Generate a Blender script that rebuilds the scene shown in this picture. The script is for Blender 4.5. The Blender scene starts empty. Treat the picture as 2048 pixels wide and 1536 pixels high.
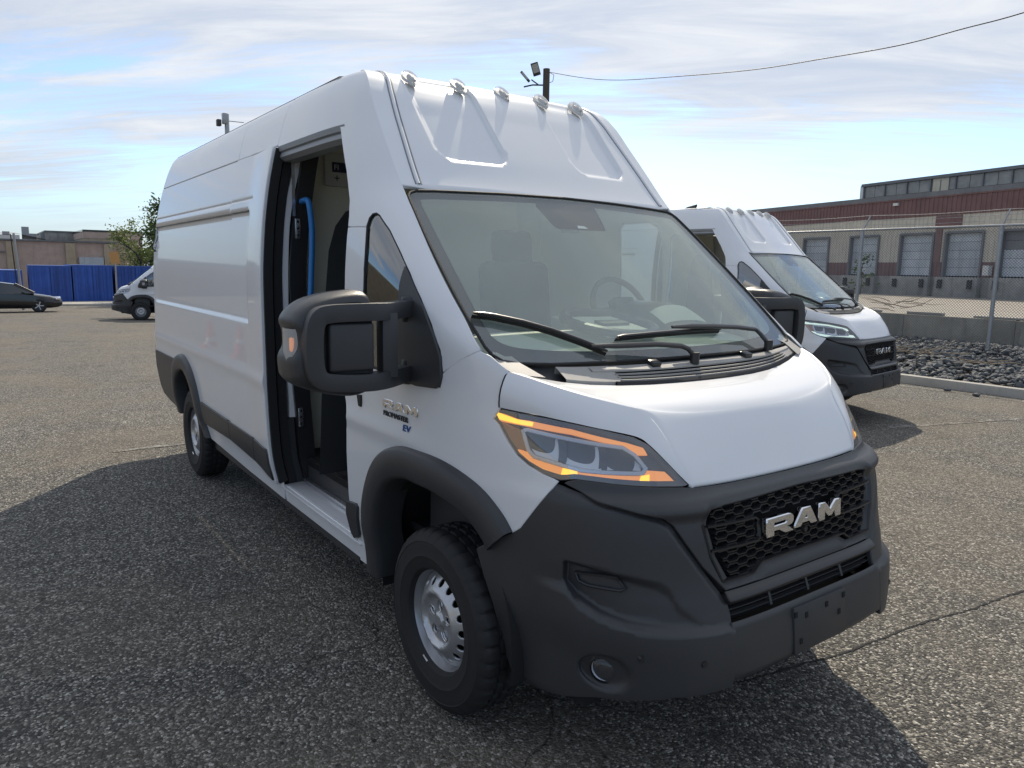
import bpy, bmesh, math, random
import numpy as np
from mathutils import Vector, Matrix
from mathutils.geometry import delaunay_2d_cdt

random.seed(7)
rng = np.random.default_rng(11)
scene = bpy.context.scene
COL = scene.collection
rad = math.radians

# ------------------------------------------------------------------ camera
cam_data = bpy.data.cameras.new('camera')
cam = bpy.data.objects.new('camera', cam_data)
COL.objects.link(cam)
scene.camera = cam
cam_data.sensor_fit = 'HORIZONTAL'
cam_data.sensor_width = 36.0
cam_data.lens = 36.0 * 1472.84 / 2048.0
cam_data.clip_start = 0.05
cam_data.clip_end = 3000.0
yaw, pitch, roll = rad(144.1334), rad(-8.8514), rad(0.9935)
fwd = Vector((math.cos(yaw) * math.cos(pitch), math.sin(yaw) * math.cos(pitch), math.sin(pitch)))
rgt = Vector((math.sin(yaw), -math.cos(yaw), 0))
upv = rgt.cross(fwd)
r2 = math.cos(roll) * rgt + math.sin(roll) * upv
u2 = -math.sin(roll) * rgt + math.cos(roll) * upv
cam.matrix_world = Matrix(((r2.x, u2.x, -fwd.x, 2.4163), (r2.y, u2.y, -fwd.y, -2.3638), (r2.z, u2.z, -fwd.z, 1.7672), (0, 0, 0, 1)))

# ------------------------------------------------------------------ daylight
SUN_TRAVEL = Vector((0.79, -0.74, -1.0)).normalized()
SUN_EL = math.asin(-SUN_TRAVEL.z)
SUN_AZ = math.atan2(-SUN_TRAVEL.x, -SUN_TRAVEL.y)          # clockwise from +Y
sun_data = bpy.data.lights.new('sun', 'SUN')
sun_data.energy = 4.4
sun_data.angle = rad(0.55)
sun_data.color = (1.0, 0.89, 0.72)
sun = bpy.data.objects.new('sun', sun_data)
COL.objects.link(sun)
sun.rotation_euler = SUN_TRAVEL.to_track_quat('-Z', 'Y').to_euler()

world = bpy.data.worlds.new('World')
scene.world = world
world.use_nodes = True
wt = world.node_tree
wt.nodes.clear()
def wn(t, **kw):
    n = wt.nodes.new(t)
    for k, v in kw.items():
        setattr(n, k, v)
    return n
def wmath(op, a, b=None, c=None, clamp=False):
    n = wn('ShaderNodeMath', operation=op, use_clamp=clamp)
    for i, v in enumerate((a, b, c)):
        if v is None: continue
        if isinstance(v, (int, float)): n.inputs[i].default_value = v
        else: wt.links.new(v, n.inputs[i])
    return n.outputs[0]
sky = wn('ShaderNodeTexSky', sky_type='NISHITA', sun_disc=False, sun_elevation=SUN_EL, sun_rotation=SUN_AZ, air_density=1.0, dust_density=0.6, ozone_density=2.6)
tc = wn('ShaderNodeTexCoord')
sep = wn('ShaderNodeSeparateXYZ')
wt.links.new(tc.outputs['Generated'], sep.inputs[0])
dz = wmath('ADD', wmath('MAXIMUM', sep.outputs[2], 0.0), 0.10)
# clouds lie on a flat layer high above; streaks run across the view
ca, sa = math.cos(rad(48)), math.sin(rad(48))
px = wmath('DIVIDE', sep.outputs[0], dz)
py = wmath('DIVIDE', sep.outputs[1], dz)
along = wmath('ADD', wmath('MULTIPLY', px, ca), wmath('MULTIPLY', py, sa))
across = wmath('SUBTRACT', wmath('MULTIPLY', py, ca), wmath('MULTIPLY', px, sa))
def cloud_noise(sx, sy, scale, detail, rough, dist, off):
    cmb = wn('ShaderNodeCombineXYZ')
    wt.links.new(wmath('ADD', wmath('MULTIPLY', along, sx), off), cmb.inputs[0])
    wt.links.new(wmath('ADD', wmath('MULTIPLY', across, sy), off * 0.37), cmb.inputs[1])
    n = wn('ShaderNodeTexNoise')
    n.inputs['Scale'].default_value = scale
    n.inputs['Detail'].default_value = detail
    n.inputs['Roughness'].default_value = rough
    n.inputs['Distortion'].default_value = dist
    wt.links.new(cmb.outputs[0], n.inputs['Vector'])
    return n.outputs[0]
def ramp(v, a, b):
    n = wn('ShaderNodeMapRange', interpolation_type='SMOOTHSTEP')
    lo, hi = min(a, b), max(a, b)
    n.inputs[1].default_value = lo; n.inputs[2].default_value = hi
    if a > b: n.inputs[3].default_value = 1.0; n.inputs[4].default_value = 0.0
    wt.links.new(v, n.inputs[0])
    return n.outputs[0]
CLOUD_OFF = 4.1
big = cloud_noise(0.45, 0.9, 0.62, 3.0, 0.5, 0.3, CLOUD_OFF)
fine = cloud_noise(0.7, 1.9, 1.5, 9.0, 0.62, 0.7, CLOUD_OFF + 3.0)
wisp = cloud_noise(0.35, 3.0, 3.2, 7.0, 0.65, 1.2, CLOUD_OFF + 9.0)
mixv = wmath('ADD', wmath('ADD', wmath('MULTIPLY', big, 0.95), wmath('MULTIPLY', fine, 0.55)), wmath('MULTIPLY', wisp, 0.28))
# more cloud high up in the sky, clearing towards the horizon
lift = wmath('MULTIPLY', ramp(sep.outputs[2], 0.06, 0.30), 0.30)
cover = ramp(wmath('ADD', mixv, lift), 0.89, 1.13)
low = ramp(sep.outputs[2], 0.015, 0.10)
cover = wmath('MULTIPLY', cover, wmath('ADD', wmath('MULTIPLY', low, 0.75), 0.2))
shade = ramp(fine, 0.35, 0.75)
cc = wn('ShaderNodeMix', data_type='RGBA')
cc.inputs[6].default_value = (3.8, 4.2, 4.9, 1)
cc.inputs[7].default_value = (5.5, 5.6, 5.75, 1)
wt.links.new(shade, cc.inputs[0])
dotn = wn('ShaderNodeVectorMath', operation='DOT_PRODUCT')
wt.links.new(tc.outputs['Generated'], dotn.inputs[0])
dotn.inputs[1].default_value = tuple(-SUN_TRAVEL)
near_sun = wmath('ADD', wmath('MULTIPLY', ramp(dotn.outputs['Value'], -0.35, 0.85), 0.25), 0.83)
cs = wn('ShaderNodeVectorMath', operation='SCALE')
wt.links.new(cc.outputs[2], cs.inputs[0])
wt.links.new(near_sun, cs.inputs['Scale'])
cover = wmath('MULTIPLY', cover, wmath('ADD', wmath('MULTIPLY', ramp(dotn.outputs['Value'], -0.5, 0.55), 0.50), 0.50))
cm = wn('ShaderNodeMix', data_type='RGBA')
wt.links.new(cover, cm.inputs[0])
tint = wn('ShaderNodeMix', data_type='RGBA', blend_type='MULTIPLY')
tint.inputs[0].default_value = 1.0
tint.inputs[7].default_value = (0.93, 1.02, 1.15, 1)
wt.links.new(sky.outputs[0], tint.inputs[6])
wt.links.new(tint.outputs[2], cm.inputs[6])
wt.links.new(cs.outputs[0], cm.inputs[7])
hz = wn('ShaderNodeMix', data_type='RGBA')
wt.links.new(wmath('MULTIPLY', ramp(sep.outputs[2], 0.14, -0.02), 0.75), hz.inputs[0])
wt.links.new(cm.outputs[2], hz.inputs[6])
hs = wn('ShaderNodeVectorMath', operation='SCALE')
hs.inputs[0].default_value = (2.9, 3.75, 4.7)
wt.links.new(wmath('ADD', wmath('MULTIPLY', ramp(dotn.outputs['Value'], -0.4, 0.6), 0.5), 0.5), hs.inputs['Scale'])
wt.links.new(hs.outputs[0], hz.inputs[7])
bg = wn('ShaderNodeBackground')
bg.inputs[1].default_value = 0.15
wt.links.new(hz.outputs[2], bg.inputs[0])
wo = wn('ShaderNodeOutputWorld')
wt.links.new(bg.outputs[0], wo.inputs[0])

scene.view_settings.view_transform = 'Standard'
scene.view_settings.look = 'None'
scene.view_settings.exposure = 0.0
scene.view_settings.gamma = 1.0
scene.render.engine = 'CYCLES'
scene.cycles.max_bounces = 10
scene.cycles.transparent_max_bounces = 16
scene.cycles.caustics_reflective = False
scene.cycles.caustics_refractive = False

# ------------------------------------------------------------------ materials
MATS = {}
def newmat(name):
    m = bpy.data.materials.new(name)
    m.use_nodes = True
    MATS[name] = m
    return m, m.node_tree, m.node_tree.nodes['Principled BSDF']
def simple(name, col, rough=0.5, metal=0.0, coat=0.0, spec=0.5, emit=None, estr=0.0, vary=0.0, vscale=8.0, bump=0.0, bscale=200.0, coat_rough=0.03):
    m, t, b = newmat(name)
    b.inputs['Base Color'].default_value = (*col, 1)
    b.inputs['Roughness'].default_value = rough
    b.inputs['Metallic'].default_value = metal
    b.inputs['Coat Weight'].default_value = coat
    b.inputs['Coat Roughness'].default_value = coat_rough
    b.inputs['Specular IOR Level'].default_value = spec
    if emit:
        b.inputs['Emission Color'].default_value = (*emit, 1)
        b.inputs['Emission Strength'].default_value = estr
    if vary or bump:
        co = t.nodes.new('ShaderNodeTexCoord')
    if vary:
        n = t.nodes.new('ShaderNodeTexNoise')
        n.inputs['Scale'].default_value = vscale
        n.inputs['Detail'].default_value = 8
        n.inputs['Roughness'].default_value = 0.65
        t.links.new(co.outputs['Object'], n.inputs['Vector'])
        mr = t.nodes.new('ShaderNodeMapRange')
        mr.inputs[1].default_value = 0.25; mr.inputs[2].default_value = 0.75
        mr.inputs[3].default_value = 1 - vary; mr.inputs[4].default_value = 1 + vary
        t.links.new(n.outputs[0], mr.inputs[0])
        mx = t.nodes.new('ShaderNodeVectorMath'); mx.operation = 'SCALE'
        mx.inputs[0].default_value = col
        t.links.new(mr.outputs[0], mx.inputs['Scale'])
        t.links.new(mx.outputs[0], b.inputs['Base Color'])
    if bump:
        n2 = t.nodes.new('ShaderNodeTexNoise')
        n2.inputs['Scale'].default_value = bscale
        n2.inputs['Detail'].default_value = 3
        t.links.new(co.outputs['Object'], n2.inputs['Vector'])
        bp = t.nodes.new('ShaderNodeBump')
        bp.inputs['Strength'].default_value = bump
        bp.inputs['Distance'].default_value = 0.002
        t.links.new(n2.outputs[0], bp.inputs['Height'])
        t.links.new(bp.outputs[0], b.inputs['Normal'])
    return m
def glass_mat(name, tint, haze=0.0, hazecol=(0.5, 0.52, 0.5), ior=1.5, rough=0.0, haze_noise=False):
    m, t, b = newmat(name)
    out = t.nodes['Material Output']
    tr = t.nodes.new('ShaderNodeBsdfTransparent'); tr.inputs[0].default_value = (*tint, 1)
    gl = t.nodes.new('ShaderNodeBsdfGlossy'); gl.inputs['Roughness'].default_value = rough
    lw = t.nodes.new('ShaderNodeLayerWeight'); lw.inputs[0].default_value = .5
    pw = t.nodes.new('ShaderNodeMath'); pw.operation = 'POWER'; pw.inputs[1].default_value = 5.0
    t.links.new(lw.outputs['Facing'], pw.inputs[0])
    f0 = ((ior - 1) / (ior + 1)) ** 2 * 1.6
    fr = t.nodes.new('ShaderNodeMapRange'); fr.inputs[3].default_value = f0; fr.inputs[4].default_value = 1.0
    t.links.new(pw.outputs[0], fr.inputs[0])
    mx = t.nodes.new('ShaderNodeMixShader')
    src = tr.outputs[0]
    if haze:
        df = t.nodes.new('ShaderNodeBsdfDiffuse'); df.inputs[0].default_value = (*hazecol, 1)
        mh = t.nodes.new('ShaderNodeMixShader'); mh.inputs[0].default_value = haze
        if haze_noise:
            co = t.nodes.new('ShaderNodeTexCoord')
            n = t.nodes.new('ShaderNodeTexNoise'); n.inputs['Scale'].default_value = 1.6; n.inputs['Detail'].default_value = 4
            t.links.new(co.outputs['Object'], n.inputs['Vector'])
            mr = t.nodes.new('ShaderNodeMapRange'); mr.inputs[1].default_value = .3; mr.inputs[2].default_value = .75
            mr.inputs[3].default_value = haze * .75; mr.inputs[4].default_value = haze * 1.25
            t.links.new(n.outputs[0], mr.inputs[0]); t.links.new(mr.outputs[0], mh.inputs[0])
        t.links.new(tr.outputs[0], mh.inputs[1]); t.links.new(df.outputs[0], mh.inputs[2])
        src = mh.outputs[0]
    t.links.new(fr.outputs[0], mx.inputs[0]); t.links.new(src, mx.inputs[1]); t.links.new(gl.outputs[0], mx.inputs[2])
    t.links.new(mx.outputs[0], out.inputs[0])
    return m

simple('paint', (0.76, 0.77, 0.785), rough=0.35, coat=0.6, coat_rough=0.015)
simple('plastic', (0.040, 0.041, 0.044), rough=0.42, bump=0.25, bscale=900, vary=0.10, vscale=5)
simple('plastic_satin', (0.024, 0.024, 0.026), rough=0.33, bump=0.1, bscale=700)
simple('plastic_sunlit', (0.36, 0.345, 0.32), rough=0.55, bump=0.2, bscale=600, vary=.12, vscale=9)  # black plastic with the sun glare put into its beige colour
simple('rubber', (0.014, 0.014, 0.015), rough=0.7)
simple('dark', (0.008, 0.008, 0.009), rough=0.9)
simple('tyre', (0.014, 0.014, 0.015), rough=0.72, vary=0.22, vscale=6, bump=0.2, bscale=300)
simple('steel', (0.50, 0.51, 0.53), rough=0.36, metal=0.75, vary=0.05, vscale=20)
simple('chrome', (0.80, 0.81, 0.83), rough=0.07, metal=1.0)
simple('satin_silver', (0.62, 0.63, 0.66), rough=0.25, metal=0.9)
simple('reflector', (0.74, 0.76, 0.80), rough=0.20, metal=0.85)
simple('bright_reflector', (0.85, 0.88, 0.93), rough=0.25, metal=0.1)
simple('amber_glow', (0.9, 0.35, 0.05), rough=0.3, emit=(1.0, 0.34, 0.08), estr=0.70)
simple('amber_hot', (0.9, 0.45, 0.05), rough=0.3, emit=(1.0, 0.55, 0.04), estr=1.7)
simple('amber', (0.42, 0.13, 0.012), rough=0.2, coat=1.0)
simple('white_glow', (0.8, 0.85, 0.8), rough=0.3, emit=(0.75, 1.0, 0.85), estr=0.75)
simple('cream', (0.80, 0.77, 0.66), rough=0.6)
simple('dash', (0.58, 0.61, 0.52), rough=0.6)
simple('cloth', (0.02, 0.021, 0.024), rough=0.9, bump=.3, bscale=400)
simple('blue_plastic', (0.02, 0.19, 0.52), rough=0.35)
simple('navy', (0.02, 0.025, 0.07), rough=0.5)
simple('badge_blue', (0.02, 0.10, 0.32), rough=0.25, metal=0.3)
simple('badge_dark', (0.05, 0.055, 0.07), rough=0.3, metal=0.6)
simple('white_plastic', (0.62, 0.62, 0.60), rough=0.4)
simple('roof_metal', (0.30, 0.31, 0.32), rough=0.5, metal=0.3)
glass_mat('windscreen', (0.90, 0.97, 0.92), haze=0.15, hazecol=(0.66, 0.74, 0.73), ior=1.75, haze_noise=True)
glass_mat('side_glass', (0.62, 0.69, 0.67), ior=1.9)
glass_mat('mirror_glass_tint', (0.45, 0.50, 0.48), ior=2.6)
glass_mat('pale_lens', (0.9, 0.9, 0.9), haze=.5, hazecol=(.75, .74, .72), ior=1.5)
glass_mat('clear_lens', (0.96, 0.97, 0.98), ior=1.45)
glass_mat('lamp_glass', (0.90, 0.91, 0.92), haze=.12, hazecol=(.7, .72, .75), ior=1.8)
glass_mat('inner_veil', (0.96, 0.98, 0.97), haze=0.22, hazecol=(0.62, 0.72, 0.68), ior=1.2, haze_noise=True)  # pale diffuse veil, added to lighten the cab seen through the glass
simple('sealant', (0.20, 0.21, 0.23), rough=.6)
simple('frit', (0.014, 0.011, 0.012), rough=0.8, spec=.1)
M = MATS

# ------------------------------------------------------------------ mesh helpers
def link(o, parent=None):
    COL.objects.link(o)
    if parent is not None:
        o.parent = parent
    return o
def empty(name, parent=None, loc=(0, 0, 0), rz=0.0):
    o = bpy.data.objects.new(name, None)
    o.empty_display_size = 0.2
    o.location = loc
    o.rotation_euler = (0, 0, rz)
    return link(o, parent)
def tag(o, label=None, cat=None, group=None, kind=None):
    if label: o['label'] = label
    if cat: o['category'] = cat
    if group: o['group'] = group
    if kind: o['kind'] = kind
    return o
class MB:
    """collects simple solids and builds them as one mesh object"""
    def __init__(s): s.v = []; s.f = []
    def add(s, verts, faces):
        n = len(s.v)
        s.v += [tuple(map(float, p)) for p in verts]
        s.f += [tuple(i + n for i in f) for f in faces]
        return s
    def box(s, c, d, rz=0.0, ry=0.0, rx=0.0):
        R = Matrix.Rotation(rz, 3, 'Z') @ Matrix.Rotation(ry, 3, 'Y') @ Matrix.Rotation(rx, 3, 'X')
        vs = [Vector(c) + R @ Vector((x * d[0] / 2, y * d[1] / 2, z * d[2] / 2)) for x in (-1, 1) for y in (-1, 1) for z in (-1, 1)]
        return s.add(vs, [(0, 1, 3, 2), (4, 6, 7, 5), (0, 4, 5, 1), (2, 3, 7, 6), (0, 2, 6, 4), (1, 5, 7, 3)])
    def box2(s, a, b):
        return s.box([(a[i] + b[i]) / 2 for i in range(3)], [abs(a[i] - b[i]) for i in range(3)])
    def grid(s, rows, close_u=False, close_v=False):
        nr, nc = len(rows), len(rows[0])
        vs = [p for r in rows for p in r]
        fs = []
        for i in range(nr if close_v else nr - 1):
            for j in range(nc if close_u else nc - 1):
                fs.append((i * nc + j, i * nc + (j + 1) % nc, ((i + 1) % nr) * nc + (j + 1) % nc, ((i + 1) % nr) * nc + j))
        return s.add(vs, fs)
    def tube(s, pts, r, n=8, caps=True, flat=1.0, up=None):
        pts = [Vector(p) for p in pts]
        rows = []
        prev = None
        for i, p in enumerate(pts):
            t = (pts[min(i + 1, len(pts) - 1)] - pts[max(i - 1, 0)]).normalized()
            ref = Vector(up) if up is not None else (prev if prev is not None else (Vector((0, 0, 1)) if abs(t.z) < 0.9 else Vector((1, 0, 0))))
            a = (ref - t * ref.dot(t)).normalized()
            b = t.cross(a)
            prev = a
            rr = r[i] if isinstance(r, (list, tuple)) else r
            rows.append([p + rr * (math.cos(k * 2 * math.pi / n) * a * flat + math.sin(k * 2 * math.pi / n) * b) for k in range(n)])
        s.grid(rows, close_u=True)
        if caps:
            m = len(s.v) - len(rows) * n
            s.f.append(tuple(m + k for k in range(n))[::-1])
            s.f.append(tuple(m + (len(rows) - 1) * n + k for k in range(n)))
        return s
    def cyl(s, a, b, r0, r1=None, n=16):
        return s.tube([a, b], [r0, r0 if r1 is None else r1], n)
    def bar(s, pts, w, h, up):
        """rectangular section swept along pts; h is measured along up"""
        pts = [Vector(p) for p in pts]
        rows = []
        for i, p in enumerate(pts):
            t = (pts[min(i + 1, len(pts) - 1)] - pts[max(i - 1, 0)]).normalized()
            uu = Vector(up[i]) if isinstance(up, list) else Vector(up)
            u = (uu - t * uu.dot(t)).normalized()
            b = t.cross(u)
            rows.append([p + b * (w / 2 * x) + u * (h / 2 * y) for x, y in ((-1, -1), (1, -1), (1, 1), (-1, 1))])
        m = len(s.v)
        s.grid(rows, close_u=True)
        s.f.append((m, m + 1, m + 2, m + 3)); e = m + (len(rows) - 1) * 4
        s.f.append((e + 3, e + 2, e + 1, e))
        return s
    def lathe(s, prof, c=(0, 0, 0), axis='Y', n=48, a0=0.0, a1=2 * math.pi):
        """prof: (radius, axial) pairs"""
        full = abs(a1 - a0) > 6.28
        rows = []
        for (r, h) in prof:
            row = []
            for k in range(n if full else n + 1):
                a = a0 + (a1 - a0) * k / n
                if axis == 'Y': p = (c[0] + r * math.cos(a), c[1] + h, c[2] + r * math.sin(a))
                elif axis == 'Z': p = (c[0] + r * math.cos(a), c[1] + r * math.sin(a), c[2] + h)
                else: p = (c[0] + h, c[1] + r * math.cos(a), c[2] + r * math.sin(a))
                row.append(p)
            rows.append(row)
        return s.grid(rows, close_u=full)
    def build(s, name, mat, parent=None, smooth=35, bevel=0.0, seg=2):
        me = bpy.data.meshes.new(name)
        me.from_pydata(s.v, [], s.f)
        bm = bmesh.new(); bm.from_mesh(me)
        bmesh.ops.recalc_face_normals(bm, faces=bm.faces)
        if bevel:
            bmesh.ops.remove_doubles(bm, verts=bm.verts, dist=1e-5)
            es = [e for e in bm.edges if len(e.link_faces) == 2 and e.calc_face_angle(0) > rad(30)]
            bmesh.ops.bevel(bm, geom=es, offset=bevel, segments=seg, affect='EDGES', profile=0.5, clamp_overlap=True)
        bm.to_mesh(me); bm.free()
        if smooth:
            me.polygons.foreach_set('use_smooth', [True] * len(me.polygons))
            me.set_sharp_from_angle(angle=rad(smooth))
        me.materials.append(M[mat] if isinstance(mat, str) else mat)
        return link(bpy.data.objects.new(name, me), parent)

def inside(P, poly):
    P = np.asarray(P); poly = np.asarray(poly)
    x, y = P[:, 0], P[:, 1]
    r = np.zeros(len(P), bool)
    a = poly; b = np.roll(poly, -1, 0)
    for (x0, y0), (x1, y1) in zip(a, b):
        if y0 == y1: continue
        c = ((y0 > y) != (y1 > y)) & (x < (x1 - x0) * (y - y0) / (y1 - y0) + x0)
        r ^= c
    return r
def segdist(P, poly, closed=True):
    P = np.asarray(P, float); poly = np.asarray(poly, float)
    d = np.full(len(P), 1e9)
    a = poly if closed else poly[:-1]
    b = np.roll(poly, -1, 0) if closed else poly[1:]
    for p, q in zip(a, b):
        e = q - p; L = e @ e
        if L < 1e-12: continue
        t = np.clip(((P - p) @ e) / L, 0, 1)
        d = np.minimum(d, np.hypot(*(P - p - t[:, None] * e).T))
    return d
def sdist(P, poly):
    d = segdist(P, poly)
    return np.where(inside(P, poly), d, -d)
def resample(poly, step, closed=True):
    out = []
    n = len(poly)
    for i in range(n if closed else n - 1):
        p, q = np.array(poly[i], float), np.array(poly[(i + 1) % n], float)
        k = max(1, int(math.ceil(np.hypot(*(q - p)) / step)))
        out += [p + (q - p) * j / k for j in range(k)]
    if not closed: out.append(np.array(poly[-1], float))
    return np.array(out)
def area(poly):
    a = np.asarray(poly); b = np.roll(a, -1, 0)
    return 0.5 * np.sum(a[:, 0] * b[:, 1] - b[:, 0] * a[:, 1])
def offset_poly(poly, d):
    """shrink (d>0) a polygon by moving each vertex along its mitre"""
    p = np.asarray(poly, float)
    if area(p) < 0: p = p[::-1]
    e1 = p - np.roll(p, 1, 0); e2 = np.roll(p, -1, 0) - p
    def nrm(e): return np.c_[-e[:, 1], e[:, 0]] / np.maximum(np.hypot(e[:, 0], e[:, 1]), 1e-9)[:, None]
    n1, n2 = nrm(e1), nrm(e2)
    m = n1 + n2; L = np.maximum(np.sum(m * m, 1), 0.5)
    return p + m * (2 * d / L)[:, None]
def smooth_poly(pts, closed=False, n=6):
    """Catmull-Rom through the points"""
    P = [np.array(p, float) for p in pts]; N = len(P); out = []
    for i in range(N if closed else N - 1):
        g = lambda k: P[k % N] if closed else P[min(max(k, 0), N - 1)]
        p0, p1, p2, p3 = g(i - 1), g(i), g(i + 1), g(i + 2)
        for j in range(n):
            t = j / n
            out.append(0.5 * (2 * p1 + (p2 - p0) * t + (2 * p0 - 5 * p1 + 4 * p2 - p3) * t * t + (3 * p1 - p0 - 3 * p2 + p3) * t ** 3))
    if not closed: out.append(P[-1])
    return [tuple(q) for q in out]
def round_rect(x0, y0, x1, y1, r, n=5):
    o = []
    for cx, cy, a in ((x1 - r, y1 - r, 0), (x0 + r, y1 - r, 90), (x0 + r, y0 + r, 180), (x1 - r, y0 + r, 270)):
        for k in range(n + 1):
            t = rad(a + 90 * k / n); o.append((cx + r * math.cos(t), cy + r * math.sin(t)))
    return o
def fnormal(fmap, uv, centre, e=0.0045):
    du = np.array([e, 0.]); dv = np.array([0., e])
    n = np.cross(fmap(uv + du) - fmap(uv - du), fmap(uv + dv) - fmap(uv - dv))
    n /= np.maximum(np.linalg.norm(n, axis=1), 1e-12)[:, None]
    if centre is None: return n
    s = np.sign(np.sum(n * (fmap(uv) - np.array(centre)), 1)); s[s == 0] = 1
    return n * s[:, None]
def patch(name, mat, parent, outline, fmap, holes=(), lines=(), step=0.04, shrink=0.002, thick=0.012, centre=(-2, 0, 1.2), rim=True):
    """a trimmed panel: the outline (with holes) is filled with a fine mesh and carried onto the surface fmap(uv)->xyz, with turned-in edges"""
    outer = resample(offset_poly(outline, shrink) if shrink else (np.asarray(outline) if area(outline) > 0 else np.asarray(outline)[::-1]), step)
    hls = [resample(offset_poly(h, -shrink) if shrink else np.asarray(h), step) for h in holes]
    pts = []; edges = []
    def loop(L, closed=True):
        b = len(pts); pts.extend(map(tuple, L)); k = len(L)
        edges.extend((b + i, b + (i + 1) % k) for i in range(k if closed else k - 1))
    loop(outer)
    for h in hls: loop(h)
    for l in lines: loop(resample(l, step, False), False)
    lo, hi = outer.min(0), outer.max(0)
    gx = np.arange(lo[0] + step * .5, hi[0], step); gy = np.arange(lo[1] + step * .5, hi[1], step)
    if len(gx) and len(gy):
        G = np.stack(np.meshgrid(gx, gy), -1).reshape(-1, 2)
        ok = inside(G, outer) & (segdist(G, outer) > step * .45)
        for h in hls: ok &= ~inside(G, h); ok &= segdist(G, h) > step * .45
        for l in lines:
            if ok.any(): ok &= segdist(G, resample(l, step * 4, False), False) > step * .4
        pts.extend(map(tuple, G[ok]))
    r = delaunay_2d_cdt([Vector(p) for p in pts], edges, [], 0, 1e-6)
    V = np.array([tuple(v) for v in r[0]]); T = np.array([f for f in r[2]])
    c = V[T].mean(1)
    ok = inside(c, outer)
    for h in hls: ok &= ~inside(c, h)
    T = T[ok]
    P = fmap(V); Nn = fnormal(fmap, V, centre)
    tn = np.cross(P[T[:, 1]] - P[T[:, 0]], P[T[:, 2]] - P[T[:, 0]])
    fl = np.sum(tn * Nn[T[:, 0]], 1) < 0
    T[fl] = T[fl][:, ::-1]
    verts = [tuple(p) for p in P]; norms = [tuple(n) for n in Nn]; faces = [tuple(map(int, t)) for t in T]
    if rim and thick:
        for k, L in enumerate([outer] + hls):
            Q = fmap(L); n = fnormal(fmap, L, centre)
            tg = np.roll(Q, -1, 0) - np.roll(Q, 1, 0)
            o = np.cross(tg, n); o /= np.maximum(np.linalg.norm(o, axis=1), 1e-12)[:, None]
            # point away from the material
            mid = (fmap(L + 0) + o * 1e-3)
            cen = Q.mean(0)
            # use parametric area sign for the direction
            ta = np.roll(L, -1, 0) - np.roll(L, 1, 0)
            outv = np.c_[ta[:, 1], -ta[:, 0]] * (1 if area(L) > 0 else -1) * (1 if k == 0 else -1)
            outv /= np.maximum(np.hypot(outv[:, 0], outv[:, 1]), 1e-9)[:, None]
            d3 = fmap(L + outv * 1e-3) - Q
            sg = np.sign(np.sum(o * d3, 1)); sg[sg == 0] = 1
            o = o * sg[:, None]
            b = len(verts); K = len(L); rr = min(0.004, thick * .4)
            q1 = Q; q2 = Q + o * rr * .7 - n * rr * .6; q3 = Q + o * rr - n * rr * 1.8; q4 = Q + o * rr * .6 - n * thick
            nn = [n, (n + o) / np.linalg.norm(n + o, axis=1)[:, None], o, o]
            for q, m in zip((q1, q2, q3, q4), nn):
                verts += [tuple(p) for p in q]; norms += [tuple(p) for p in m]
            for ring in range(3):
                for i in range(K):
                    j = (i + 1) % K
                    f = (b + ring * K + i, b + ring * K + j, b + (ring + 1) * K + j, b + (ring + 1) * K + i)
                    a0 = np.array(verts[f[1]]) - np.array(verts[f[0]]); a1 = np.array(verts[f[3]]) - np.array(verts[f[0]])
                    if np.dot(np.cross(a0, a1), norms[f[3]]) < 0: f = f[::-1]
                    faces.append(f)
    me = bpy.data.meshes.new(name)
    me.from_pydata(verts, [], faces)
    me.polygons.foreach_set('use_smooth', [True] * len(me.polygons))
    me.normals_split_custom_set_from_vertices(norms)
    me.materials.append(M[mat])
    return link(bpy.data.objects.new(name, me), parent)
def mirrored(o, name=None):
    """the same panel on the other side of the vehicle"""
    me = o.data
    V = np.array([v.co[:] for v in me.vertices]) * (1, -1, 1)
    N = np.zeros(len(me.loops) * 3); me.corner_normals.foreach_get('vector', N)
    vi = np.zeros(len(me.loops), int); me.loops.foreach_get('vertex_index', vi)
    VN = np.zeros((len(V), 3)); VN[vi] = N.reshape(-1, 3); VN[:, 1] *= -1
    m2 = bpy.data.meshes.new(name or me.name)
    m2.from_pydata(V.tolist(), [], [tuple(p.vertices)[::-1] for p in me.polygons])
    m2.polygons.foreach_set('use_smooth', [True] * len(m2.polygons))
    m2.normals_split_custom_set_from_vertices(VN.tolist())
    for mt in me.materials: m2.materials.append(mt)
    return link(bpy.data.objects.new(name or o.name.split('.')[0], m2), o.parent)
def plane_map(o, u, v):
    o, u, v = np.array(o, float), np.array(u, float), np.array(v, float)
    return lambda uv: o + uv[:, :1] * u + uv[:, 1:2] * v
def text_mesh(body, size, extrude, mat, name, parent, o, u, v, sx=1.0, bevel=0.0):
    c = bpy.data.curves.new('lettering', 'FONT'); c.body = body; c.size = size; c.extrude = extrude; c.bevel_depth = bevel
    c.align_x = 'LEFT'; c.resolution_u = 3
    t = bpy.data.objects.new('lettering', c); COL.objects.link(t)
    dg = bpy.context.evaluated_depsgraph_get()
    me = bpy.data.meshes.new_from_object(t.evaluated_get(dg))
    bpy.data.objects.remove(t); bpy.data.curves.remove(c)
    o, u, v = Vector(o), Vector(u).normalized(), Vector(v).normalized(); w = u.cross(v)
    for vt in me.vertices:
        p = vt.co; vt.co = o + u * p.x * sx + v * p.y + w * p.z
    me.name = name
    me.materials.clear(); me.materials.append(M[mat])
    return link(bpy.data.objects.new(name, me), parent)
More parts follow.
